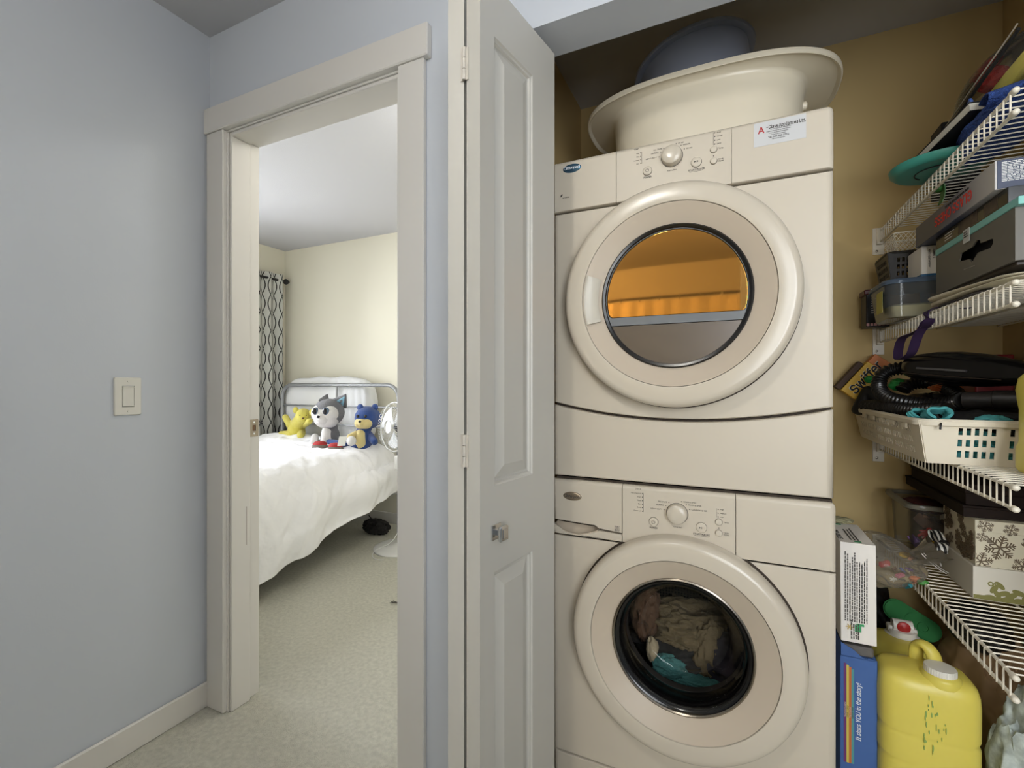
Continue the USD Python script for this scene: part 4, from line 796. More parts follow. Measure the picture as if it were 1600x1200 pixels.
obj(fj, 'green_drip', cat(*[ellipsoid((.44 + .022 * rg_.uniform(-1, 1), 1.4496, .27 + .15 * rg_.random()), (.0016 * rg_.uniform(.5, 1.2), .0007, .006 * rg_.uniform(.4, 1.5)), 1) for _ in range(26)]), mat('dried_green_drip', (140, 165, 84), .6), label='dried greenish drips', kind='stuff')
# rear jug with dispenser cap
rj = thing('yellow_jug', 'yellow detergent jug with a white dispenser cap and red button, behind the front jug', 'jug', (.445, 1.80, 0))
qx, qy = .452, 1.765
obj(rj, 'body', loft([sring(qx, qy, a_, b_, z, 3.4, 80) for a_, b_, z in ((.085, .09, 0), (.098, .104, .006), (.102, .108, .02), (.102, .108, .28), (.100, .106, .33), (.094, .098, .365), (.080, .080, .392), (.058, .055, .408), (.03, .03, .412))]), JUG, smooth=50)
dc_ = np.array(at(1409, 1005, Y=1.79)); dc_[2] = 0
obj(rj, 'neck', lathe([(.044, .37), (.044, .388), (.040, .396)], dc_, 'z', 48), JUG)
obj(rj, 'cap', cat(lathe([(.041, .388), (.043, .391), (.043, .410), (.039, .413), (.036, .414), (.035, .428), (0, .431)], dc_, 'z', 48), tube([dc_ + (-.024, -.002, .438), dc_ + (.024, -.002, .438)], .018, 20), rbox(dc_[0] - .036, dc_[0] + .036, dc_[1] - .012, dc_[1] + .02, .418, .436, .006)), CAPM, label='white dispenser cap')
obj(rj, 'button', lathe([(.016, -.016), (.0165, -.020), (.012, -.0235), (0, -.025)], dc_ + (0, 0, .440), 'y', 28), mat('red_button', (170, 40, 38), .4), label='red button')

# ------------------------------------------------------------------ lowest shelf
dz = S4 + DK
KRAFTW = mat('white_giftbox', (210, 204, 190), .55)
GREENL = mat('olive_leaf_print', (126, 122, 66), .6)
wb_ = thing('leaf_gift_box', 'white gift box with olive leaves printed along its base', 'gift box', (.66, 1.70, dz))
WX0, WY0_, WZ1_ = .555, 1.585, dz + .082
obj(wb_, 'box', box(WX0, .79, WY0_, 1.90, dz, WZ1_, .001), KRAFTW)
rg_ = random.Random(12)
def leafp(x, z, s, a): return sa.translate(sa.rotate(sa.scale(sg.Point(0, 0).buffer(1, 6), s, s * .5), a, origin=(0, 0)), x, z)
lf = [leafp(x, z, s, a) for x, z, s, a in ((.040, .030, .012, 60), (.052, .040, .011, -50), (.046, .018, .011, 120), (.058, .022, .012, 20), (.072, .018, .013, 35), (.086, .028, .013, -20), (.100, .020, .012, 50), (.066, .008, .013, 5), (.030, .008, .012, 10), (.016, .006, .009, 0), (.09, .008, .013, -8), (.115, .010, .013, 12), (.118, .026, .012, 70))]
ring_ = [sg.Point(x, z).buffer(.006).difference(sg.Point(x, z).buffer(.003)) for x, z in ((.034, .042), (.046, .044))]
for i, g in enumerate(lf): obj(wb_, 'leaf', prism(g, .0005 + .00012 * i, (WX0, WY0_, dz), FX, FZ), GREENL, smooth=False)
obj(wb_, 'ring_print', prism(sg.MultiPolygon(ring_), .0004, (WX0, WY0_, dz), FX, FZ), GREENL, smooth=False)
obj(wb_, 'base_band', box(WX0 + .001, .789, WY0_ - .0002, WY0_, dz + .0005, dz + .011), GREENL)
sz = WZ1_ + .0005
sb = thing('snowflake_box', 'cream gift box printed with brown snowflakes on the lowest shelf', 'gift box', (.66, 1.70, sz))
SNB = mat('cream_giftbox', (208, 200, 176), .5); SNP = mat('brown_snowflake_print', (96, 80, 58), .5)
SX0, SY0, SZ1 = .560, 1.588, sz + .117
obj(sb, 'box', box(SX0 + .0015, .788, SY0 + .0015, 1.785, sz, SZ1 - .004), SNB)
obj(sb, 'lid', box(SX0, .79, SY0, 1.787, sz + .088, SZ1, .0008), SNB)
def snowflake(r, w=.055, br=3):
    ps = []
    for k in range(6):
        a = k * math.pi / 3; d_ = np.array((math.cos(a), math.sin(a)))
        ps.append(sg.LineString([(0, 0), tuple(d_ * r)]).buffer(r * w))
        for f_ in (.38, .6, .8)[:br]:
            for s in (-1, 1):
                b_ = a + s * math.pi / 3.4; q = d_ * r * f_; ps.append(sg.LineString([tuple(q), tuple(q + np.array((math.cos(b_), math.sin(b_))) * r * (.36 if f_ < .7 else .22))]).buffer(r * w * .8))
    import shapely; return shapely.union_all(ps).simplify(r * .01)
for x, z, r in ((.046, .052, .030), (.010, .012, .024), (.088, .012, .020), (.068, .099, .015), (.020, .104, .016), (.100, .070, .015), (.012, .074, .012), (.110, .104, .014)):
    g = sa.translate(sa.rotate(snowflake(r), 15, origin=(0, 0)), x, z).intersection(sg.box(0.001, 0.001, .2, .116))
    if not g.is_empty: obj(sb, 'snowflake', prism(g, .0004, (SX0 + (.0015 if z < .088 else 0), SY0 + (.0015 if z < .088 else 0), sz), FX, FZ), SNP, smooth=False)
rg_ = random.Random(4)
for i in range(26):
    u, z, r = .012 + .175 * rg_.random(), .008 + .10 * rg_.random(), rg_.uniform(.012, .019)
    g = sa.translate(sa.rotate(snowflake(r, .05, 3), rg_.uniform(0, 60), origin=(0, 0)), -u, z).intersection(sg.box(-.197, .001, -.001, .116))
    if not g.is_empty: obj(sb, 'snowflake', prism(g, .0004 + .00008 * i, (SX0 - .0001, SY0, sz), (0, -1, 0), FZ), SNP, smooth=False)
DARKW = mat('dark_wood_box', (34, 24, 19), .75, specular_ior_level=.2, bump=(60, .2, .002))
dz1 = SZ1 + .0008
bb = thing('dark_wooden_box', 'low dark brown box resting on the snowflake box', 'box', (.66, 1.85, dz1))
obj(bb, 'base', box(.545, .79, 1.612, 2.06, dz1, dz1 + .024, .001), DARKW); obj(bb, 'edge', box(.543, .792, 1.610, 2.062, dz1 + .0242, dz1 + .030, .001), DARKW)
dz2 = dz1 + .0305
b2 = thing('dark_wooden_box', 'tall dark brown box on top of the low one, just under the third shelf', 'box', (.67, 1.83, dz2))
obj(b2, 'body', box(.552, .79, 1.618, 2.03, dz2, dz2 + .030, .001), DARKW); obj(b2, 'lid', box(.550, .792, 1.616, 2.032, dz2 + .0305, dz2 + .054, .001), DARKW)
# clear bin of toys
pb = thing('toy_bin', 'clear plastic bin full of small toys in the back corner of the lowest shelf', 'bin', (.56, 1.94, dz))
CLR = film('bin_plastic', (.80, .80, .78), ior=1.4, rough=.12, milk=.10, milkcol=(150, 145, 135))
def br_(o_, z): return cring(.490 - o_, .640 + o_, 1.812 - o_, 2.05 + o_, z, 64, 6)
obj(pb, 'bin', loft([br_(-.014, dz), br_(-.010, dz + .004), br_(-.002, dz + .17), br_(0, dz + .172)], True, False), CLR, smooth=40)
obj(pb, 'rim', loft([br_(-.001, dz + .166), br_(.011, dz + .166), br_(.013, dz + .172), br_(.011, dz + .179), br_(-.003, dz + .179), br_(-.001, dz + .166)], False, False), film('rim_plastic', (.7, .7, .66), ior=1.4, rough=.15, milk=.5, milkcol=(150, 145, 130)), smooth=40)
toy_cols = {'red': (190, 40, 40), 'yellow': (220, 180, 50), 'blue': (50, 80, 160), 'purple': (120, 80, 150), 'brown': (110, 74, 50), 'orange': (210, 110, 50), 'peach': (225, 165, 130), 'green': (80, 150, 70), 'white': (215, 210, 200), 'teal': (60, 140, 150), 'pink': (210, 120, 140)}
TM = {k: mat(f'{k}_toy_plastic', c, .35) for k, c in toy_cols.items()}
def brick(c, s, rot, studs=2):
    m = cat(box(-s, s, -s * .5, s * .5, -s * .35, s * .35, s * .05), *[lathe([(s * .22, s * .34), (s * .22, s * .5), (0, s * .52)], ((i - (studs - 1) / 2) * s * .9, 0, 0), 'z', 12) for i in range(studs)])
    R_ = trimesh.transformations.euler_matrix(*rot); m.apply_transform(R_); m.apply_translation(c); return m
def toyfig(c, s, rot):
    m = body([[((0, 0, 0), s * .42), ((0, 0, s * .5), s * .32)], [((0, 0, s * .95), s * .36)], [((-.2 * s, 0, 0), s * .2), ((-.32 * s, 0, -.7 * s), s * .2)], [((.2 * s, 0, 0), s * .2), ((.32 * s, 0, -.7 * s), s * .2)], [((.3 * s, 0, .45 * s), s * .14), ((.75 * s, 0, .1 * s), s * .14)], [((-.3 * s, 0, .45 * s), s * .14), ((-.75 * s, 0, .1 * s), s * .14)]], s * .18, 3)
    m.apply_transform(trimesh.transformations.euler_matrix(*rot)); m.apply_translation(c); return m
single('toy_figure', toyfig((.535, 1.85, dz + .085), .020, (.4, .5, .2)), TM['red'], 'red toy figure in the clear corner bin', 'toy')
single('toy_figure', toyfig((.560, 1.85, dz + .060), .019, (-.3, .2, 1)), TM['yellow'], 'yellow toy figure in the clear corner bin', 'toy')
single('toy_brick', brick((.575, 1.87, dz + .030), .032, (.1, .2, .5)), TM['blue'], 'blue toy brick low in the clear corner bin', 'toy')
single('toy_brick', brick((.515, 1.87, dz + .055), .026, (.9, .4, 1.2)), TM['purple'], 'purple toy brick in the clear corner bin', 'toy')
single('toy_brick', brick((.575, 1.93, dz + .100), .045, (.5, .3, .7), 3), TM['brown'], 'large brown toy brick in the clear corner bin', 'toy')
single('toy_brick', brick((.600, 1.85, dz + .018), .022, (0, 0, .3)), TM['orange'], 'orange toy brick at the bottom of the clear corner bin', 'toy')
single('red_cloth_scrap', crumple((.565, 1.96, dz + .150), (.055, .07, .02), 61, .3, 6, None, 3), mat('dark_red_scrap', (70, 22, 22), .9), 'dark red fabric scrap on top of the toys in the corner bin', 'cloth')
# bow
bw = thing('ribbon_bow', 'black and white patterned ribbon bow at the left edge of the gift boxes', 'bow', (.535, 1.75, WZ1_))
BWP = usdkit.material(stage, '/World/Looks/black_white_ribbon', {'g': ('geometry', {}), 'w': ('wave_texture', {'scale': 26.0, 'distortion': 6.0}), 'r': ('rgb_ramp', {'ramp': [(.0, (.01, .01, .01)), (.48, (.01, .01, .01)), (.55, (.7, .68, .62)), (1, (.7, .68, .62))]}), 'p': ('principled_bsdf', {'roughness': .5})},
    [('g.position', 'w.vector'), ('w.color', 'r.fac'), ('r.color', 'p.base_color')], surface='p.BSDF')
def bowloop(c, d, L, wd, h):
    d = np.array(d, float); d /= np.linalg.norm(d); rows = []
    for a in np.linspace(0, math.pi * 2, 24):
        q = np.array(c) + d * L * (.5 - .5 * math.cos(a)) + np.array((0, 0, h * math.sin(a) * (.5 - .5 * math.cos(a)) ** .5)); sv = np.cross(d, (0, 0, 1)); sv /= np.linalg.norm(sv)
        rows.append([q + sv * wd * s for s in np.linspace(-.5, .5, 4)])
    return sheet(rows, .0012)
bc = np.array((.545, 1.735, WZ1_ + .010))
obj(bw, 'loop', bowloop(bc, (-.35, -.9, -.15), .055, .022, .014), BWP, smooth=60); obj(bw, 'loop', bowloop(bc, (-.2, .95, .3), .055, .022, .016), BWP, smooth=60)
obj(bw, 'tail', sheet([[bc + np.array((-.01 - .02 * t_, -.02 - .05 * t_, -.006 - .035 * t_ * t_)) + np.array((0.0, .012 * s, .006 * s)) for s in np.linspace(-.5, .5, 4)] for t_ in np.linspace(0, 1, 10)], .0012), BWP, smooth=60)
obj(bw, 'knot', crumple(bc, (.011, .011, .009), 3, .2, 5, None, 3), BLACKM)
# clear bag of toys hanging over the shelf edge
bgx_ = thing('toy_bag', 'clear zip bag of small bright toys slumped over the lowest shelf edge', 'plastic bag', (.43, 1.72, .55))
PF = film('polythene', (.93, .93, .91), ior=1.22, rough=.06, milk=.17, milkcol=(190, 182, 168))
obj(bgx_, 'film', crumple((.395, 1.735, .648), (.092, .135, .062), 71, .28, 3, None, 4), PF, smooth=50)
neck = [[np.array((.455 + .055 * t_ + .0, 1.69 + .10 * (s) * (.4 + .6 * t_) - .03 * t_, .672 + .045 * t_ + .006 * math.sin(9 * s + 4 * t_))) for s in np.linspace(-1, 1, 16)] for t_ in np.linspace(0, 1, 8)]
obj(bgx_, 'opening', sheet(neck, .0008), PF, smooth=40)
zl = spline([at(1440, 865, Y=1.66), at(1455, 880, Y=1.64), at(1478, 896, Y=1.60)], 16)
obj(bgx_, 'zip_line', cat(tube(zl, .0014, 5), tube(zl + (.006, .004, .001), .0010, 5)), mat('zip_white', (215, 212, 205), .3))
bits = [('red', 1380, 896, 1.72, .014), ('brown', 1396, 904, 1.73, .015), ('yellow', 1412, 882, 1.70, .013), ('peach', 1423, 888, 1.69, .012), ('white', 1393, 920, 1.68, .013), ('orange', 1428, 920, 1.67, .013), ('teal', 1416, 930, 1.68, .013), ('blue', 1408, 906, 1.74, .014), ('green', 1440, 925, 1.66, .012), ('pink', 1404, 914, 1.69, .011), ('purple', 1420, 905, 1.73, .013)]
rg_ = random.Random(77)
for i, (c_, px, py, y, s) in enumerate(bits):
    q = at(px + 2, py - 15, Y=y); rot = [rg_.uniform(-1.5, 1.5) for _ in range(3)]
    m_ = brick(q, s, rot) if i % 3 == 0 else toyfig(q, s * .7, rot) if i % 3 == 1 else crumple(q, (s, s * .7, s * .6), 80 + i, .3, 5, None, 3)
    single(('toy_brick', 'toy_figure', 'toy_scrap')[i % 3], m_, TM[c_], f'{c_} {("toy brick", "toy figure", "toy scrap")[i % 3]} inside the clear zip bag over the shelf edge', 'toy')
# green toy
gA, gB = at(1400, 953, Y=1.90), at(1450, 985, Y=1.88); gd = gB - gA; gl = np.linalg.norm(gd); gd /= gl
view = np.array((gA + gB) / 2 - (0, 0, EYE)); gn = -view / np.linalg.norm(view); gn = gn - gd * (gn @ gd); gn /= np.linalg.norm(gn); gy = np.cross(gn, gd)
gt = thing('green_toy_case', 'rounded green plastic toy case leaning behind the dispenser jug', 'toy', gA)
cap_p = sg.LineString([(0, 0), (gl, 0)]).buffer(.033, 16)
obj(gt, 'base', prism(cap_p, .008, gA - gn * .008, gd, gy), mat('mid_green_plastic', (40, 118, 58), .6, specular_ior_level=.2), smooth=30)
obj(gt, 'raised_end', prism(sg.LineString([(gl * .62, 0), (gl, 0)]).buffer(.029, 16), .006, gA, gd, gy), '/World/Looks/mid_green_plastic')
cr = gA + gd * gl * .86
obj(gt, 'ring', place(lathe([(.011, .005), (.011, .010), (.016, .010), (.016, .005)], (0, 0, 0), 'z', 32, True), cr, gd, gy), '/World/Looks/mid_green_plastic')
obj(gt, 'lid', prism(sg.LineString([(0, 0), (gl * .32, 0)]).buffer(.029, 16), .005, gA, gd, gy), '/World/Looks/mid_green_plastic')
# ------------------------------------------------------------------ closet floor beside the washer
tl = np.array((.012, .02, .0))
bx1 = thing('story_game_carton', 'tall blue carton with rainbow stripes standing beside the washer', 'carton', (.297, 1.6, 0))
BLUEC = mat('blue_carton_print', (66, 100, 160), .45)
obj(bx1, 'carton', box(.2585, .3385, 1.50, 1.72, .0, .452, .001), BLUEC)
flapz = [(.2585, .452), (.3385, .452), (.3385, .456), (.322, .458), (.316, .450)]
obj(bx1, 'open_top', cat(prism(sg.Polygon([(0, 0), (.080, 0), (.080, .002), (.062, .005), (.056, -.0), (.046, .006), (.030, .020), (0, .036)]), .0012, (.2585, 1.5012, .450), FX, FZ), box(.2585, .26, 1.50, 1.72, .45, .486)), BLUEC)
obj(bx1, 'inside', box(.264, .333, 1.507, 1.715, .4525, .478, .004), mat('grey_wrap', (96, 92, 88), .5), label='grey wrapped contents')
f0 = 1.4995
for i, c_ in enumerate(((112, 52, 108), (206, 190, 84), (196, 106, 58), (84, 150, 150))):
    obj(bx1, 'stripe', box(.2665 + i * .0055, .272 + i * .0055, f0 - .0003, f0, .17, .432 - i * .004), mat(f'stripe_print_{"abcd"[i]}', c_, .5))
for i, s in enumerate(('Read and imagine', 'Create a story', 'Play together', 'Learn to read')):
    obj(bx1, 'lettering', text(s, .0034, (.2705 + i * .0055, f0 - .0004, .29), (0, 0, 1), (-1, 0, 0), 'l'), PALE if i in (0, 2) else PRINT, smooth=False, kind='stuff')
obj(bx1, 'title', text('It stars YOU in the story!', .0112, (.3035, f0 - .0001, .385), (0, 0, 1), (-1, 0, 0), 'r', True, slant=.2, sx=.85), mat('white_lettering', (222, 224, 228), .5), smooth=False, label='white slanted lettering')
bx2 = thing('text_carton', 'white carton covered in fine print standing on the blue carton', 'carton', (.30, 1.6, .488))
zb, tilt = .4885, np.array((.010, .0, 0))
ez2 = np.array((-.002, .0, .262)); obj(bx2, 'carton', obox((.2605, 1.502, zb), (.0775, 0, 0), (0, .20, 0), ez2, .001), CARTON)
obj(bx2, 'lettering', cat(greek(random.Random(31), .185, 10, .0026, .0052, (.271, 1.5012, zb + .055), (0, 0, 1), (-1, 0, 0), .2), greek(random.Random(32), .05, 4, .003, .005, (.285, 1.5012, zb + .010), (0, 0, 1), (-1, 0, 0), .2)), PRINT, kind='stuff', smooth=False)
obj(bx2, 'logo', prism(sg.box(0, 0, .014, .018).union(sg.box(.004, .016, .02, .022)), .0003, (.291, 1.5014, zb + .030), FX, FZ), mat('green_logo_print', (60, 150, 96), .5), label='green square logo')
obj(bx2, 'sun_logo', prism(snowflake(.007, .2, 0), .0003, (.279, 1.5014, zb + .040), FX, FZ), mat('sun_print', (196, 170, 110), .5))
zt2 = zb + .2625
obj(bx2, 'top_lettering', cat(text('STORYTIME', .011, (.271, 1.53, zt2), (0, 1, 0), (-1, 0, 0), 'l', True), greek(random.Random(35), .12, 3, .004, .008, (.290, 1.53, zt2), (0, 1, 0), (-1, 0, 0))), PRINT, kind='stuff', smooth=False)
obj(bx2, 'top_logo', cat(prism(sg.box(0, 0, .016, .010), .0003, (.292, 1.512, zt2), FX, (0, 1, 0)), prism(sg.box(0, 0, .03, .012), .0003, (.262, 1.68, zt2), FX, (0, 1, 0))), '/World/Looks/green_logo_print')
sv = single('paper_scrap', crumple((.295, 1.71, zt2 + .008), (.030, .025, .007), 91, .4, 6, zt2 + .0006, 3), mat('patterned_paper', (170, 165, 130), .8, var=(80, .4)), 'crumpled patterned paper on top of the white fine-print carton', 'paper')
single('brown_bag', crumple((.668, 1.80, .21), (.108, .19, .235), 51, .35, 5, .0), mat('brown_kraft', (148, 120, 86), .75), 'crumpled brown paper bag under the lowest shelf', 'paper bag', 30)
single('black_bag', crumple((.375, 1.990, .24), (.12, .088, .30), 52, .3, 5, .0), mat('black_bag_film', (26, 23, 21), .45), 'black rubbish bag behind the yellow dispenser jug', 'bag', 40)
single('black_bundle', crumple((.625, 1.76, .488), (.06, .10, .055), 57, .3, 5), mat('black_bundle_film', (24, 22, 21), .5), 'black bundle tucked under the lowest shelf above the brown bag', 'bag', 40)
single('patterned_cloth', crumple((.650, 1.50, .19), (.085, .080, .255), 53, .35, 6, .0), mat('teal_patterned_cloth', (178, 186, 180), .9, var=(45, .35)), 'pale teal patterned cloth heap at the lower right corner', 'cloth', 40)

# ------------------------------------------------------------------ laundry in the drum
LB = .494 - .205
single('olive_trousers', crumple((-.115, 1.52, LB + .150), (.115, .08, .062), 101, .45, 6, None, 5), mat('olive_cotton', (104, 90, 64), .9, bump=(300, .6, .003)), 'crumpled olive-brown garment in the middle of the washer drum', 'garment', 50)
single('olive_sleeve', crumple((-.055, 1.455, LB + .115), (.045, .03, .075), 107, .4, 6, None, 4, rot=20), '/World/Looks/olive_cotton', 'olive-brown sleeve hanging forward at the right inside the washer drum', 'garment', 50)
single('teal_towel', cat(crumple((-.165, 1.425, LB + .062), (.045, .022, .030), 102, .35, 6, None, 4), crumple((-.095, 1.425, LB + .040), (.080, .020, .016), 103, .35, 6, None, 4)), mat('teal_terry', (72, 128, 126), .95, bump=(500, 1., .003)), 'teal terry towel pressed against the washer door glass', 'towel', 50)
single('navy_laundry', crumple((.005, 1.49, LB + .09), (.095, .075, .10), 104, .35, 5, None, 4), mat('dark_navy_cotton', (40, 36, 48), .9), 'dark navy laundry at the right inside the washer drum', 'garment', 50)
single('black_laundry', crumple((-.12, 1.56, LB + .07), (.17, .12, .07), 105, .35, 5, None, 4), mat('black_cotton', (24, 22, 22), .9), 'black laundry at the bottom of the washer drum', 'garment', 50)
single('cream_sock', crumple((-.215, 1.43, LB + .098), (.016, .016, .034), 106, .4, 5, None, 3), mat('cream_cotton', (176, 160, 130), .9), 'small cream sock left of the teal towel in the washer drum', 'sock', 50)
single('cream_sock', crumple((-.115, 1.60, LB + .270), (.024, .018, .016), 108, .4, 5, None, 3), '/World/Looks/cream_cotton', 'small cream sock on top behind the olive garment in the washer drum', 'sock', 50)
single('brown_laundry', crumple((-.245, 1.50, LB + .18), (.04, .06, .085), 109, .35, 6, None, 4), mat('brown_cotton', (88, 62, 42), .9), 'brown garment at the left side of the washer drum', 'garment', 50)

# ------------------------------------------------------------------ bedroom
GREYMET = mat('grey_painted_metal', (150, 152, 154), .35, .4)
HY, HX0, HX1 = 2.93, -3.655, -2.352
bd = thing('metal_bed', 'grey metal bed frame with a round-cornered tubular headboard', 'bed', (-3.0, 2.1, 0))
def arc_pts(cx, cz, r, a0, a1, n=8): return [(cx + r * math.cos(a), HY, cz + r * math.sin(a)) for a in np.linspace(a0, a1, n)]
hp2 = [(HX0, HY, 0), (HX0, HY, 1.0)] + arc_pts(HX0 + .11, 1.05, .11, math.pi, math.pi / 2) + arc_pts(HX1 - .11, 1.05, .11, math.pi / 2, 0) + [(HX1, HY, 1.0), (HX1, HY, 0)]
obj(bd, 'headboard_tube', tube(hp2, .0165, 14), GREYMET, smooth=50)
for z in (.984, .828): obj(bd, 'headboard_rail', tube([(HX0, HY, z), (HX1, HY, z)], .0068, 8), GREYMET)
obj(bd, 'headboard_post', tube([(-3.0, HY, 1.16), (-3.0, HY, .62)], .0085, 8), GREYMET)
for z in (.984, .828): obj(bd, 'collar', ellipsoid((-3.0, HY, z), (.014, .014, .014), 2), GREYMET)
for x in (HX0 + .01, HX1 - .01): obj(bd, 'side_rail', box(x - .015, x + .015, 1.27, HY, .32, .37, .004), GREYMET)
for x in (HX0, HX1): obj(bd, 'leg', tube([(x, 1.28, 0), (x, 1.28, .37)], .016, 12), GREYMET)
obj(bd, 'slat_base', box(HX0, HX1, 1.27, HY - .01, .345, .37), GREYMET)
mt_ = single('mattress', rbox(-3.64, -2.37, 1.26, 2.905, .372, .615, .04), mat('white_mattress_fabric', (205, 204, 200), .9), 'white mattress under the comforter on the metal bed', 'mattress')
SHEETM = mat('white_comforter_cotton', (240, 240, 243), .9, bump=(9, .35, .03))
nu, nv = 150, 150
G = np.zeros((nu, nv, 3))
for j, y in enumerate(np.linspace(1.25, 2.885, nv)):
    hem = np.clip(.135 + .215 * (y - 1.75), .03, .5); top = .664 + .03 * math.exp(-((y - 2.8) / .18) ** 2)
    prof_ = [(-3.70, .60), (-3.69, top - .02), (-3.62, top + .012), (-3.45, top + .020), (-3.0, top + .012), (-2.6, top), (-2.47, top - .012), (-2.375, top - .055), (-2.325, top - .14), (-2.30, (top + hem) / 2 + .03), (-2.288 - .01 * math.sin(y * 9), hem + .08), (-2.295, hem)]
    q = spline([(a, 0, b) for a, b in prof_], nu); G[:, j, 0] = q[:, 0]; G[:, j, 1] = y; G[:, j, 2] = q[:, 2]
gx_, gy_ = np.gradient(G, axis=0), np.gradient(G, axis=1); nn = np.cross(gx_, gy_); nn /= np.linalg.norm(nn, axis=2, keepdims=True); nn *= np.sign(nn[:, :, 2:3] + 1e-6 + .5 * nn[:, :, :1])
s_ = np.cumsum(np.r_[0, np.linalg.norm(np.diff(G[:, 75], axis=0), axis=1)])[:, None] * np.ones((1, nv)); yy = G[:, :, 1]
uvp = np.stack([s_ * 2.2 + yy * 1.6, yy * 3.4 - s_ * 1.2, 0 * yy], -1)
ridge = lambda p, sd_: 1 - np.abs(2 * meshkit.fbm(p, 3, sd_) - 1) * 2
dsp = .022 * ridge(uvp * 1.1, 5) + .010 * ridge(uvp * (2.6, 1.4, 1), 9) + .035 * (meshkit.noise(np.stack([s_ * 2.2, yy * 2.2, 0 * yy], -1), 3) - .5) + .0035 * ridge(uvp * (6, 3.4, 1), 13)
side = np.clip((G[:, :, 0] + 2.42) / .1, 0, 1); dsp = dsp + side * .014 * np.sin(s_ * 3 + yy * 16 + 2 * meshkit.noise(np.stack([yy * 3, s_ * 2, 0 * yy], -1), 8))
back = np.clip((yy - 2.78) / .1, 0, 1); G = G + nn * dsp[:, :, None]; G[:, :, 2] -= back ** 2 * .05 * (G[:, :, 2] > .5)
single('comforter', sheet(G, .018), SHEETM, 'thick white comforter draped over the bed and hanging to the carpet', 'comforter', 60)
PILM = mat('white_pillow_cotton', (222, 223, 224), .9)
pr_ = []
for t_ in np.linspace(0, 1, 60):
    x = -3.72 + 1.05 * t_; e = (1 - abs(2 * t_ - 1) ** 8) ** .5; g_ = max(0, (t_ - .62) / .38)
    a_ = np.arange(56) * 2 * math.pi / 56; co, si = np.cos(a_), np.sin(a_)
    hh = .285 * (e * .93 + .07) ; dd_ = .078 * e + .004 + .006 * math.sin(t_ * 95) * g_
    pr_.append(np.stack([np.full(56, x), 3.035 + dd_ * np.sign(co) * np.abs(co) ** .7, .945 + hh * np.sign(si) * np.abs(si) ** .55], -1))
pm = loft(pr_); v = np.array(pm.vertices); v += (np.stack([meshkit.noise(v * (7, 7, 5) + 5 * k, 60 + k) for k in range(3)], -1) - .5) * .022; v[:, 1] = np.minimum(v[:, 1], 3.122)
single('pillow', T(v, pm.faces), PILM, 'large white pillow stuffed between the headboard and the wall', 'pillow', 60)

# plush toys (plain generic animals)
def plush(name, label, root): return thing(name, label, 'plush toy', root)
tcv, lfv = np.array((.73, -.68, 0)), np.array((-.68, -.73, 0)); UP = np.array((0, 0, 1.))
def fuzz(name, c): return mat(name, c, .95, bump=(350, 1., .006), sheen_weight=.3)
YP, WP, GP, BP, CP = fuzz('yellow_plush', (226, 214, 96)), fuzz('white_plush', (228, 226, 222)), fuzz('grey_plush', (112, 112, 116)), fuzz('blue_plush', (34, 70, 138)), fuzz('cream_plush', (222, 204, 142))
EYE_M = mat('gloss_toy_eye', (16, 16, 20), .1)
def ept(px, py, y): return at(px, py, Y=y)
# yellow bear
yb, yh = ept(463, 669, 2.80), ept(474, 651, 2.78)
p = plush('plush_toy', 'yellow plush animal leaning on the headboard at the left', (yb[0], yb[1], .70))
obj(p, 'body', body([[(yb + (0, 0, -.03), .072), (yb + (0, 0, .02), .062)], [(yb + (0, 0, .02), .055), (yh, .058)], [(yb + lfv * .05 + UP * .03, .03), (ept(446, 652, 2.79), .026)], [(yb - lfv * .05 + UP * .02, .028), (ept(484, 658, 2.75), .024)], [(yb + lfv * .04 - UP * .05 + tcv * .03, .035), (ept(440, 678, 2.74), .026)], [(yb - lfv * .04 - UP * .05 + tcv * .03, .035), (ept(470, 681, 2.70), .028)]]), YP, smooth=60)
obj(p, 'head', body([[(yh + (0, 0, .008), .062), (yh + tcv * .012, .058)], [(yh + tcv * .04 - UP * .014, .030)]], .01, 6), YP, smooth=60)
for s, (px, py) in ((1, (462, 641)), (-1, (487, 645))): obj(p, 'ear', ellipsoid(ept(px, py, 2.79), (.026, .018, .030), 3), YP, smooth=60)
for s in (1, -1): obj(p, 'eye', ellipsoid(yh + tcv * .058 + lfv * s * .022 + UP * .012, (.006,) * 3, 2), EYE_M)
obj(p, 'nose', ellipsoid(yh + tcv * .069 - UP * .008, (.009, .007, .006), 2), mat('brown_toy_nose', (90, 50, 36), .5))
# grey and white husky
hh_ = ept(514, 645, 2.66); hb_ = ept(516, 683, 2.68); fd = .55 * lfv + .83 * tcv; fd /= np.linalg.norm(fd); fs = np.cross(UP, fd)
p = plush('plush_toy', 'grey and white plush husky with big eyes and a blue-lined ear', (hb_[0], hb_[1], .68))
obj(p, 'body', body([[(hb_ - UP * .06, .075), (hb_ + UP * .02, .07)], [(hb_ + UP * .02, .06), (hh_ - UP * .05, .05)], [(hb_ - UP * .06 - fs * .06, .05), (hb_ - UP * .075 - fs * .10 + fd * .05, .04)]]), GP, smooth=60)
obj(p, 'chest', body([[(hb_ - UP * .04 + fd * .045, .05), (hb_ + UP * .05 + fd * .035, .042)]], .012, 5), WP, smooth=60)
for px, py in ((490, 697), (506, 697)): obj(p, 'paw', body([[(ept(px, py, 2.60), .032), (ept(px + 2, py - 14, 2.62), .028)]], .01, 5), WP, smooth=60)
obj(p, 'head', ellipsoid(hh_ + UP * .004, (.118, .11, .105), 4), GP, smooth=60)
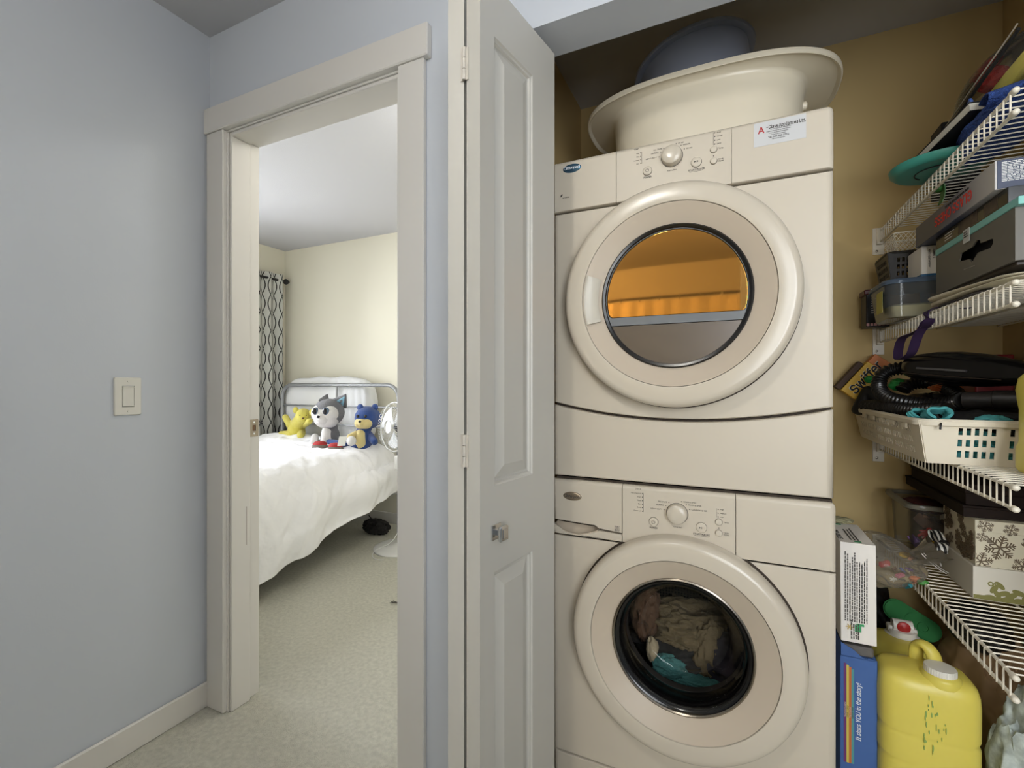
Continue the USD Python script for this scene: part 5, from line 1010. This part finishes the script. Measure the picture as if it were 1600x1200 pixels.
obj(p, 'face', body([[(hh_ + fd * .045 - fs * .04 + UP * .0, .07), (hh_ + fd * .045 + fs * .04, .07)], [(hh_ + fd * .075 - UP * .03, .055)], [(hh_ + fd * .03 - UP * .045 - fs * .03, .066), (hh_ + fd * .03 - UP * .045 + fs * .03, .066)]], .012, 6), WP, smooth=60)
for s in (-1, 1):
    e_ = hh_ + fd * .108 + fs * s * .043 + UP * .018; ey_ = obj(p, 'eye', ellipsoid(e_, (.022, .022, .026), 3), EYE_M)
    obj(ey_, 'eye_ring', ellipsoid(e_ - fd * .006, (.026, .026, .029), 3), mat('grey_eye_ring', (90, 110, 130), .3) if s < 0 else '/World/Looks/grey_eye_ring')
obj(p, 'nose', ellipsoid(hh_ + fd * .136 - UP * .022, (.013, .012, .010), 2), EYE_M)
def ear(par, b, tipp, w, front, m, inner=None):
    b, tipp = np.array(b), np.array(tipp); ax_ = tipp - b; L = np.linalg.norm(ax_); ax_ /= L; sd_ = np.cross(ax_, front); sd_ /= np.linalg.norm(sd_); fr2 = np.cross(sd_, ax_)
    q = obj(par, 'ear', body([[(b - sd_ * w, .014), (b + sd_ * w, .014), (tipp, .007)], [(b, .018), (b + ax_ * L * .5, .016)]], .008, 4), m, smooth=60)
    if inner: obj(q, 'ear_lining', body([[(b - sd_ * w * .6 + fr2 * .012 + ax_ * .01, .006), (b + sd_ * w * .6 + fr2 * .012 + ax_ * .01, .006), (tipp + fr2 * .006 - ax_ * .02, .004)]], .008, 2), inner, smooth=60, label='pale blue ear lining')
ear(p, hh_ + UP * .085 + lfv * .035, ept(511, 617, 2.66), .028, tcv, GP)
ear(p, hh_ + UP * .07 - lfv * .075, ept(540, 617, 2.66), .048, tcv, GP, mat('pale_blue_lining', (150, 196, 216), .9))
# blue plush
bh, bb_ = ept(573, 653, 2.70), ept(566, 684, 2.68)
p = plush('plush_toy', 'blue plush animal with a cream belly and long feet, beside the fan', (bb_[0], bb_[1], .68))
obj(p, 'body', body([[(bb_ - UP * .055, .07), (bb_ + UP * .02, .06)], [(bb_ + UP * .02, .05), (bh - UP * .04, .05)], [(bb_ + UP * .02 - lfv * .05, .028), (ept(585, 690, 2.66), .026)], [(bb_ + lfv * .05, .03), (ept(540, 693, 2.60), .022)], [(ept(540, 693, 2.60), .022), (ept(520, 697, 2.52), .02)], [(bb_ + lfv * .04 + tcv * .04 - UP * .05, .028), (ept(512, 690, 2.62), .02)]]), BP, smooth=60)
obj(p, 'belly', body([[(bb_ - UP * .035 + tcv * .035 + lfv * .015, .046), (bb_ + UP * .03 + tcv * .03 + lfv * .012, .038)]], .012, 4), CP, smooth=60)
obj(p, 'head', body([[(bh, .088), (bh - lfv * .02 - tcv * .02, .085)], [(bh - lfv * .05 - tcv * .03, .06), (bh - lfv * .10 - UP * .02 - tcv * .02, .035)]], .012, 8), BP, smooth=60)
fd2 = .5 * lfv + .86 * tcv; fd2 /= np.linalg.norm(fd2); fs2 = np.cross(UP, fd2)
obj(p, 'muzzle', body([[(bh + fd2 * .055 - UP * .035 - fs2 * .025, .042), (bh + fd2 * .055 - UP * .035 + fs2 * .025, .042)], [(bh + fd2 * .08 - UP * .028, .03)]], .01, 5), CP, smooth=60)
for s in (-1, 1): obj(p, 'eye', ellipsoid(bh + fd2 * .083 + fs2 * s * .03 + UP * .018, (.010, .010, .012), 2), EYE_M)
obj(p, 'nose', ellipsoid(bh + fd2 * .112 - UP * .018, (.011, .010, .009), 2), EYE_M)
for s, d_ in ((1, .045), (-1, -.06)): obj(p, 'ear', ellipsoid(bh + UP * .078 + lfv * d_, (.027, .018, .027), 3), BP, smooth=60)
obj(p, 'arm', body([[(bb_ + UP * .035 + lfv * .045 + tcv * .02, .022), (ept(546, 682, 2.58), .018)]], .01, 4), CP, smooth=60)
obj(p, 'hand', ellipsoid(ept(549, 689, 2.56), (.036, .032, .036), 3), WP, smooth=60)
for px, py in ((500, 697), (524, 700)):
    f_ = ept(px, py, 2.50); ft = obj(p, 'foot', ellipsoid(f_ - UP * .006, (.062, .05, .030), 3), mat('grey_brown_sole', (110, 100, 92), .9) if px == 500 else '/World/Looks/grey_brown_sole', smooth=60, label='grey-brown foot')
    obj(ft, 'red_cuff', ellipsoid(f_ + UP * .012 - tcv * .004, (.055, .044, .026), 3), mat('red_cuff_fabric', (158, 44, 44), .9) if px == 500 else '/World/Looks/red_cuff_fabric', smooth=60)
tg = ept(527, 697, 2.43); obj(p, 'care_tag', obox(tg, lfv * -.052, UP * .066 + lfv * -.012, tcv * .0015), mat('white_care_tag', (222, 222, 218), .8), label='white care tag')

# curtain and rod on the window wall
cx0 = -3.80
TRE = usdkit.material(stage, '/World/Looks/trellis_curtain', {
    'g': ('geometry', {}), 's': ('separate_xyz', {}),
    'yz': ('math', {'math_type': 'multiply', 'value2': 2 * math.pi / .33}), 'sn': ('math', {'math_type': 'sine'}), 'am': ('math', {'math_type': 'multiply', 'value2': .34}),
    'yp': ('math', {'math_type': 'multiply', 'value2': 1 / .056}), 'a': ('math', {'math_type': 'add'}), 'b': ('math', {'math_type': 'subtract'}),
    'fa': ('math', {'math_type': 'pingpong', 'value2': .5}), 'fb': ('math', {'math_type': 'pingpong', 'value2': .5}), 'mn': ('math', {'math_type': 'minimum'}), 'lt': ('math', {'math_type': 'less_than', 'value2': .06}),
    'c': ('mix', {'color1': lin((186, 186, 180)), 'color2': lin((34, 34, 34))}), 'p': ('principled_bsdf', {'roughness': .9})},
    [('g.position', 's.vector'), ('s.z', 'yz.value1'), ('yz.value', 'sn.value1'), ('sn.value', 'am.value1'), ('s.y', 'yp.value1'), ('yp.value', 'a.value1'), ('am.value', 'a.value2'), ('yp.value', 'b.value1'), ('am.value', 'b.value2'),
     ('a.value', 'fa.value1'), ('b.value', 'fb.value1'), ('fa.value', 'mn.value1'), ('fb.value', 'mn.value2'), ('mn.value', 'lt.value1'), ('lt.value', 'c.fac'), ('c.color', 'p.base_color')], surface='p.BSDF')
rows = []
for z in np.linspace(.04, 2.185, 40):
    k = .8 + .2 * math.cos(z * 1.3)
    rows.append([(cx0 + .028 * k * math.sin((y - 2.42) * 2 * math.pi / .115) + .006 * math.sin(z * 5 + y * 20), y + .02 * (1 - z / 2.2) * math.sin(y * 9), z) for y in np.linspace(2.42, 3.045, 110)])
ct_ = thing('curtain', 'white curtain with a black trellis pattern beside the bed', 'curtain', (cx0, 2.73, 0))
obj(ct_, 'cloth', sheet(rows, .003), TRE, smooth=60)
rd = thing('curtain_rod', 'black curtain rod with a ball finial on the bedroom window wall', 'curtain rod', (cx0, 2.0, 2.12))
obj(rd, 'rod', tube([(cx0, .95, 2.13), (cx0, 3.075, 2.13)], .011, 12), BLACKM)
for y in (.94, 3.085): obj(rd, 'finial', cat(ellipsoid((cx0, y, 2.13), (.026, .026, .026), 3), tube([(cx0, y - .03, 2.13), (cx0, y + .03, 2.13)], .014, 12)), BLACKM)
for y in (1.0, 3.06): obj(rd, 'bracket', cat(tube([(cx0, y, 2.13), (-3.88, y, 2.13)], .007, 8), box(-3.88, -3.874, y - .02, y + .02, 2.09, 2.17, .001)), BLACKM)

# standing fan
fb = at(626, 856, Z=0.0); fx, fy = fb[0], fb[1]
fn = thing('pedestal_fan', 'white pedestal fan half hidden behind the right door jamb', 'fan', (fx, fy, 0))
FANW = mat('white_fan_plastic', (220, 220, 218), .35)
obj(fn, 'base', lathe([(0, .040), (.03, .040), (.05, .030), (.15, .018), (.185, .012), (.190, .004), (.188, 0), (0, 0)], (fx, fy, 0), 'z', 64), FANW, smooth=50)
obj(fn, 'pole', tube([(fx, fy, .03), (fx, fy, .80)], .013, 14), FANW)
obj(fn, 'control_box', rbox(fx - .035, fx + .035, fy - .03, fy + .03, .56, .66, .008), FANW)
axf = np.array((-.30, -.95, .06)); axf /= np.linalg.norm(axf); sf = np.cross(axf, UP); sf /= np.linalg.norm(sf); uf = np.cross(sf, axf)
hc_ = np.array((fx - .012, fy - .055, .868)); RF = .172
def fr(c, r, n=48): return [c + sf * r * math.cos(a) + uf * r * math.sin(a) for a in np.arange(n) * 2 * math.pi / n]
obj(fn, 'grille_ring', tube(fr(hc_, RF), .005, 8, True), FANW)
wr = []
for k in range(48):
    a = 2 * math.pi * k / 48; rv = sf * math.cos(a) + uf * math.sin(a)
    for sg_, dp in ((1, .055), (-1, .06)): wr.append(tube([hc_ + rv * r + axf * sg_ * d_ for r, d_ in ((RF, 0), (RF * .93, dp * .6), (RF * .75, dp * .9), (.05, dp))], .0011, 4, cap=False))
obj(fn, 'grille_wires', cat(wr), FANW, kind='stuff')
obj(fn, 'hub_badge', T(*meshkit.arrays(place(lathe([(.045, 0), (.043, .008), (0, .012)], (0, 0, 0), 'z', 32), hc_ + axf * .055, sf, uf))[:2]), FANW)
for k in range(3):
    rows = []
    for t_ in np.linspace(0, 1, 10):
        r = .025 + .125 * t_
        rows.append([hc_ + (sf * math.cos(k * 2.094 + u) + uf * math.sin(k * 2.094 + u)) * r + axf * (.022 * (.5 - (u + .1) / 1.25)) for u in np.linspace(-.1, 1.15 - .25 * (1 - t_), 10)])
    obj(fn, 'blade', sheet(rows, .002), mat('translucent_blade', (206, 208, 210), .3) if k == 0 else '/World/Looks/translucent_blade', smooth=60)
obj(fn, 'motor', body([[(hc_ - axf * .05, .045), (hc_ - axf * .12, .040)], [(hc_ - axf * .09, .03), (np.array((fx, fy, .80)), .018)]], .012, 5), mat('black_fan_motor', (26, 26, 28), .4), smooth=50, label='black motor housing')
cd = thing('fan_cord', 'thin white fan cord falling onto the fan base', 'cord', (fx, fy, .02))
obj(cd, 'cord', tube(spline([(fx + .02, fy + .0, .20), (fx - .01, fy - .035, .10), (fx - .06, fy - .07, .036), (fx - .10, fy - .12, .016), (fx - .08, fy - .20, .004), (fx + .05, fy - .24, .004)], 40), .003, 6), FANW)
ub = at(588, 822, Z=.06)
single('dark_shoes', crumple((ub[0], ub[1], .055), (.11, .06, .055), 201, .4, 6, .002, 4), mat('dark_shoe_fabric', (30, 28, 28), .8), 'dark shoes in the shadow under the bed', 'shoes', 40)
cq = at(575, 806, Z=.03); single('charger_cord', tube(spline([cq + (-.12, .05, 0), cq + (0, 0, 0.02), cq + (.10, -.02, -.026), cq + (.16, .05, -.026), cq + (.05, .10, -.026)], 30), .004, 6), BLACKM, 'thin dark cord under the foot of the headboard', 'cord')
cq = at(622, 943, Z=.004)
single('loose_wires', cat(*[tube(spline([cq + (-.045, dy, 0), cq + (-.02, dy * .4 - .004, .004), cq + (.02, dy * .2, .003), cq + (.08, dy * .1, .0)], 14), .0017, 6) for dy in (.016, .0, -.014)]), mat('dark_wire', (70, 66, 60), .6), 'loose dark wire ends on the carpet by the doorway', 'wire')
# bathroom behind the camera, mirrored in the dryer window
rows = [[(x, -2.0 + .012 * math.sin(x * 40) + .006 * math.sin(x * 23 + z), z) for x in np.linspace(-1.78, .58, 260)] for z in np.linspace(.2, 1.955, 6)]
single('shower_curtain', sheet(rows, .002), mat('cream_shower_curtain', (226, 206, 160), .8), 'cream pleated shower curtain mirrored in the dryer window', 'curtain', 60)
sr = thing('shower_rod', 'dark shower rod above the cream shower curtain', 'rod', (-.6, -2.0, 1.98))
obj(sr, 'rod', tube([(-1.8, -2.0, 1.98), (.6, -2.0, 1.98)], .013, 10), mat('dark_bronze', (60, 44, 36), .4, .5))
for i in range(13): 
    x = -1.7 + i * .18; obj(sr, 'ring', tube([(x, -2.0 + .02 * math.cos(a), 1.972 + .026 * math.sin(a)) for a in np.arange(16) * 2 * math.pi / 16], .003, 5, True), CHROME)
# ceiling lamps out of view; the bedroom one is added as fill
BULBG = film('lamp_glass_shade', (.96, .96, .95), ior=1.3, rough=.3, milk=.12, milkcol=(235, 232, 225))
def lamp(name, x, y, label):
    l = thing(name, label, 'ceiling lamp', (x, y, 2.44))
    obj(l, 'base', lathe([(.20, 2.44), (.20, 2.425), (.185, 2.42), (0, 2.42)], (x, y, 0), 'z', 48), TRIM)
    obj(l, 'glass_shade', lathe([(.165, 2.42), (.16, 2.36), (.13, 2.29), (.08, 2.245), (0, 2.235)], (x, y, 0), 'z', 48), BULBG, smooth=60)
    return l
lamp('unseen_ceiling_lamp', -1.08, 1.95, 'added round ceiling lamp of the bedroom, hidden beside the doorway')
lamp('unseen_ceiling_lamp', -.45, -.35, 'unseen round ceiling lamp of the hallway'); lamp('unseen_ceiling_lamp', -1.45, -1.5, 'unseen round ceiling lamp of the bathroom')
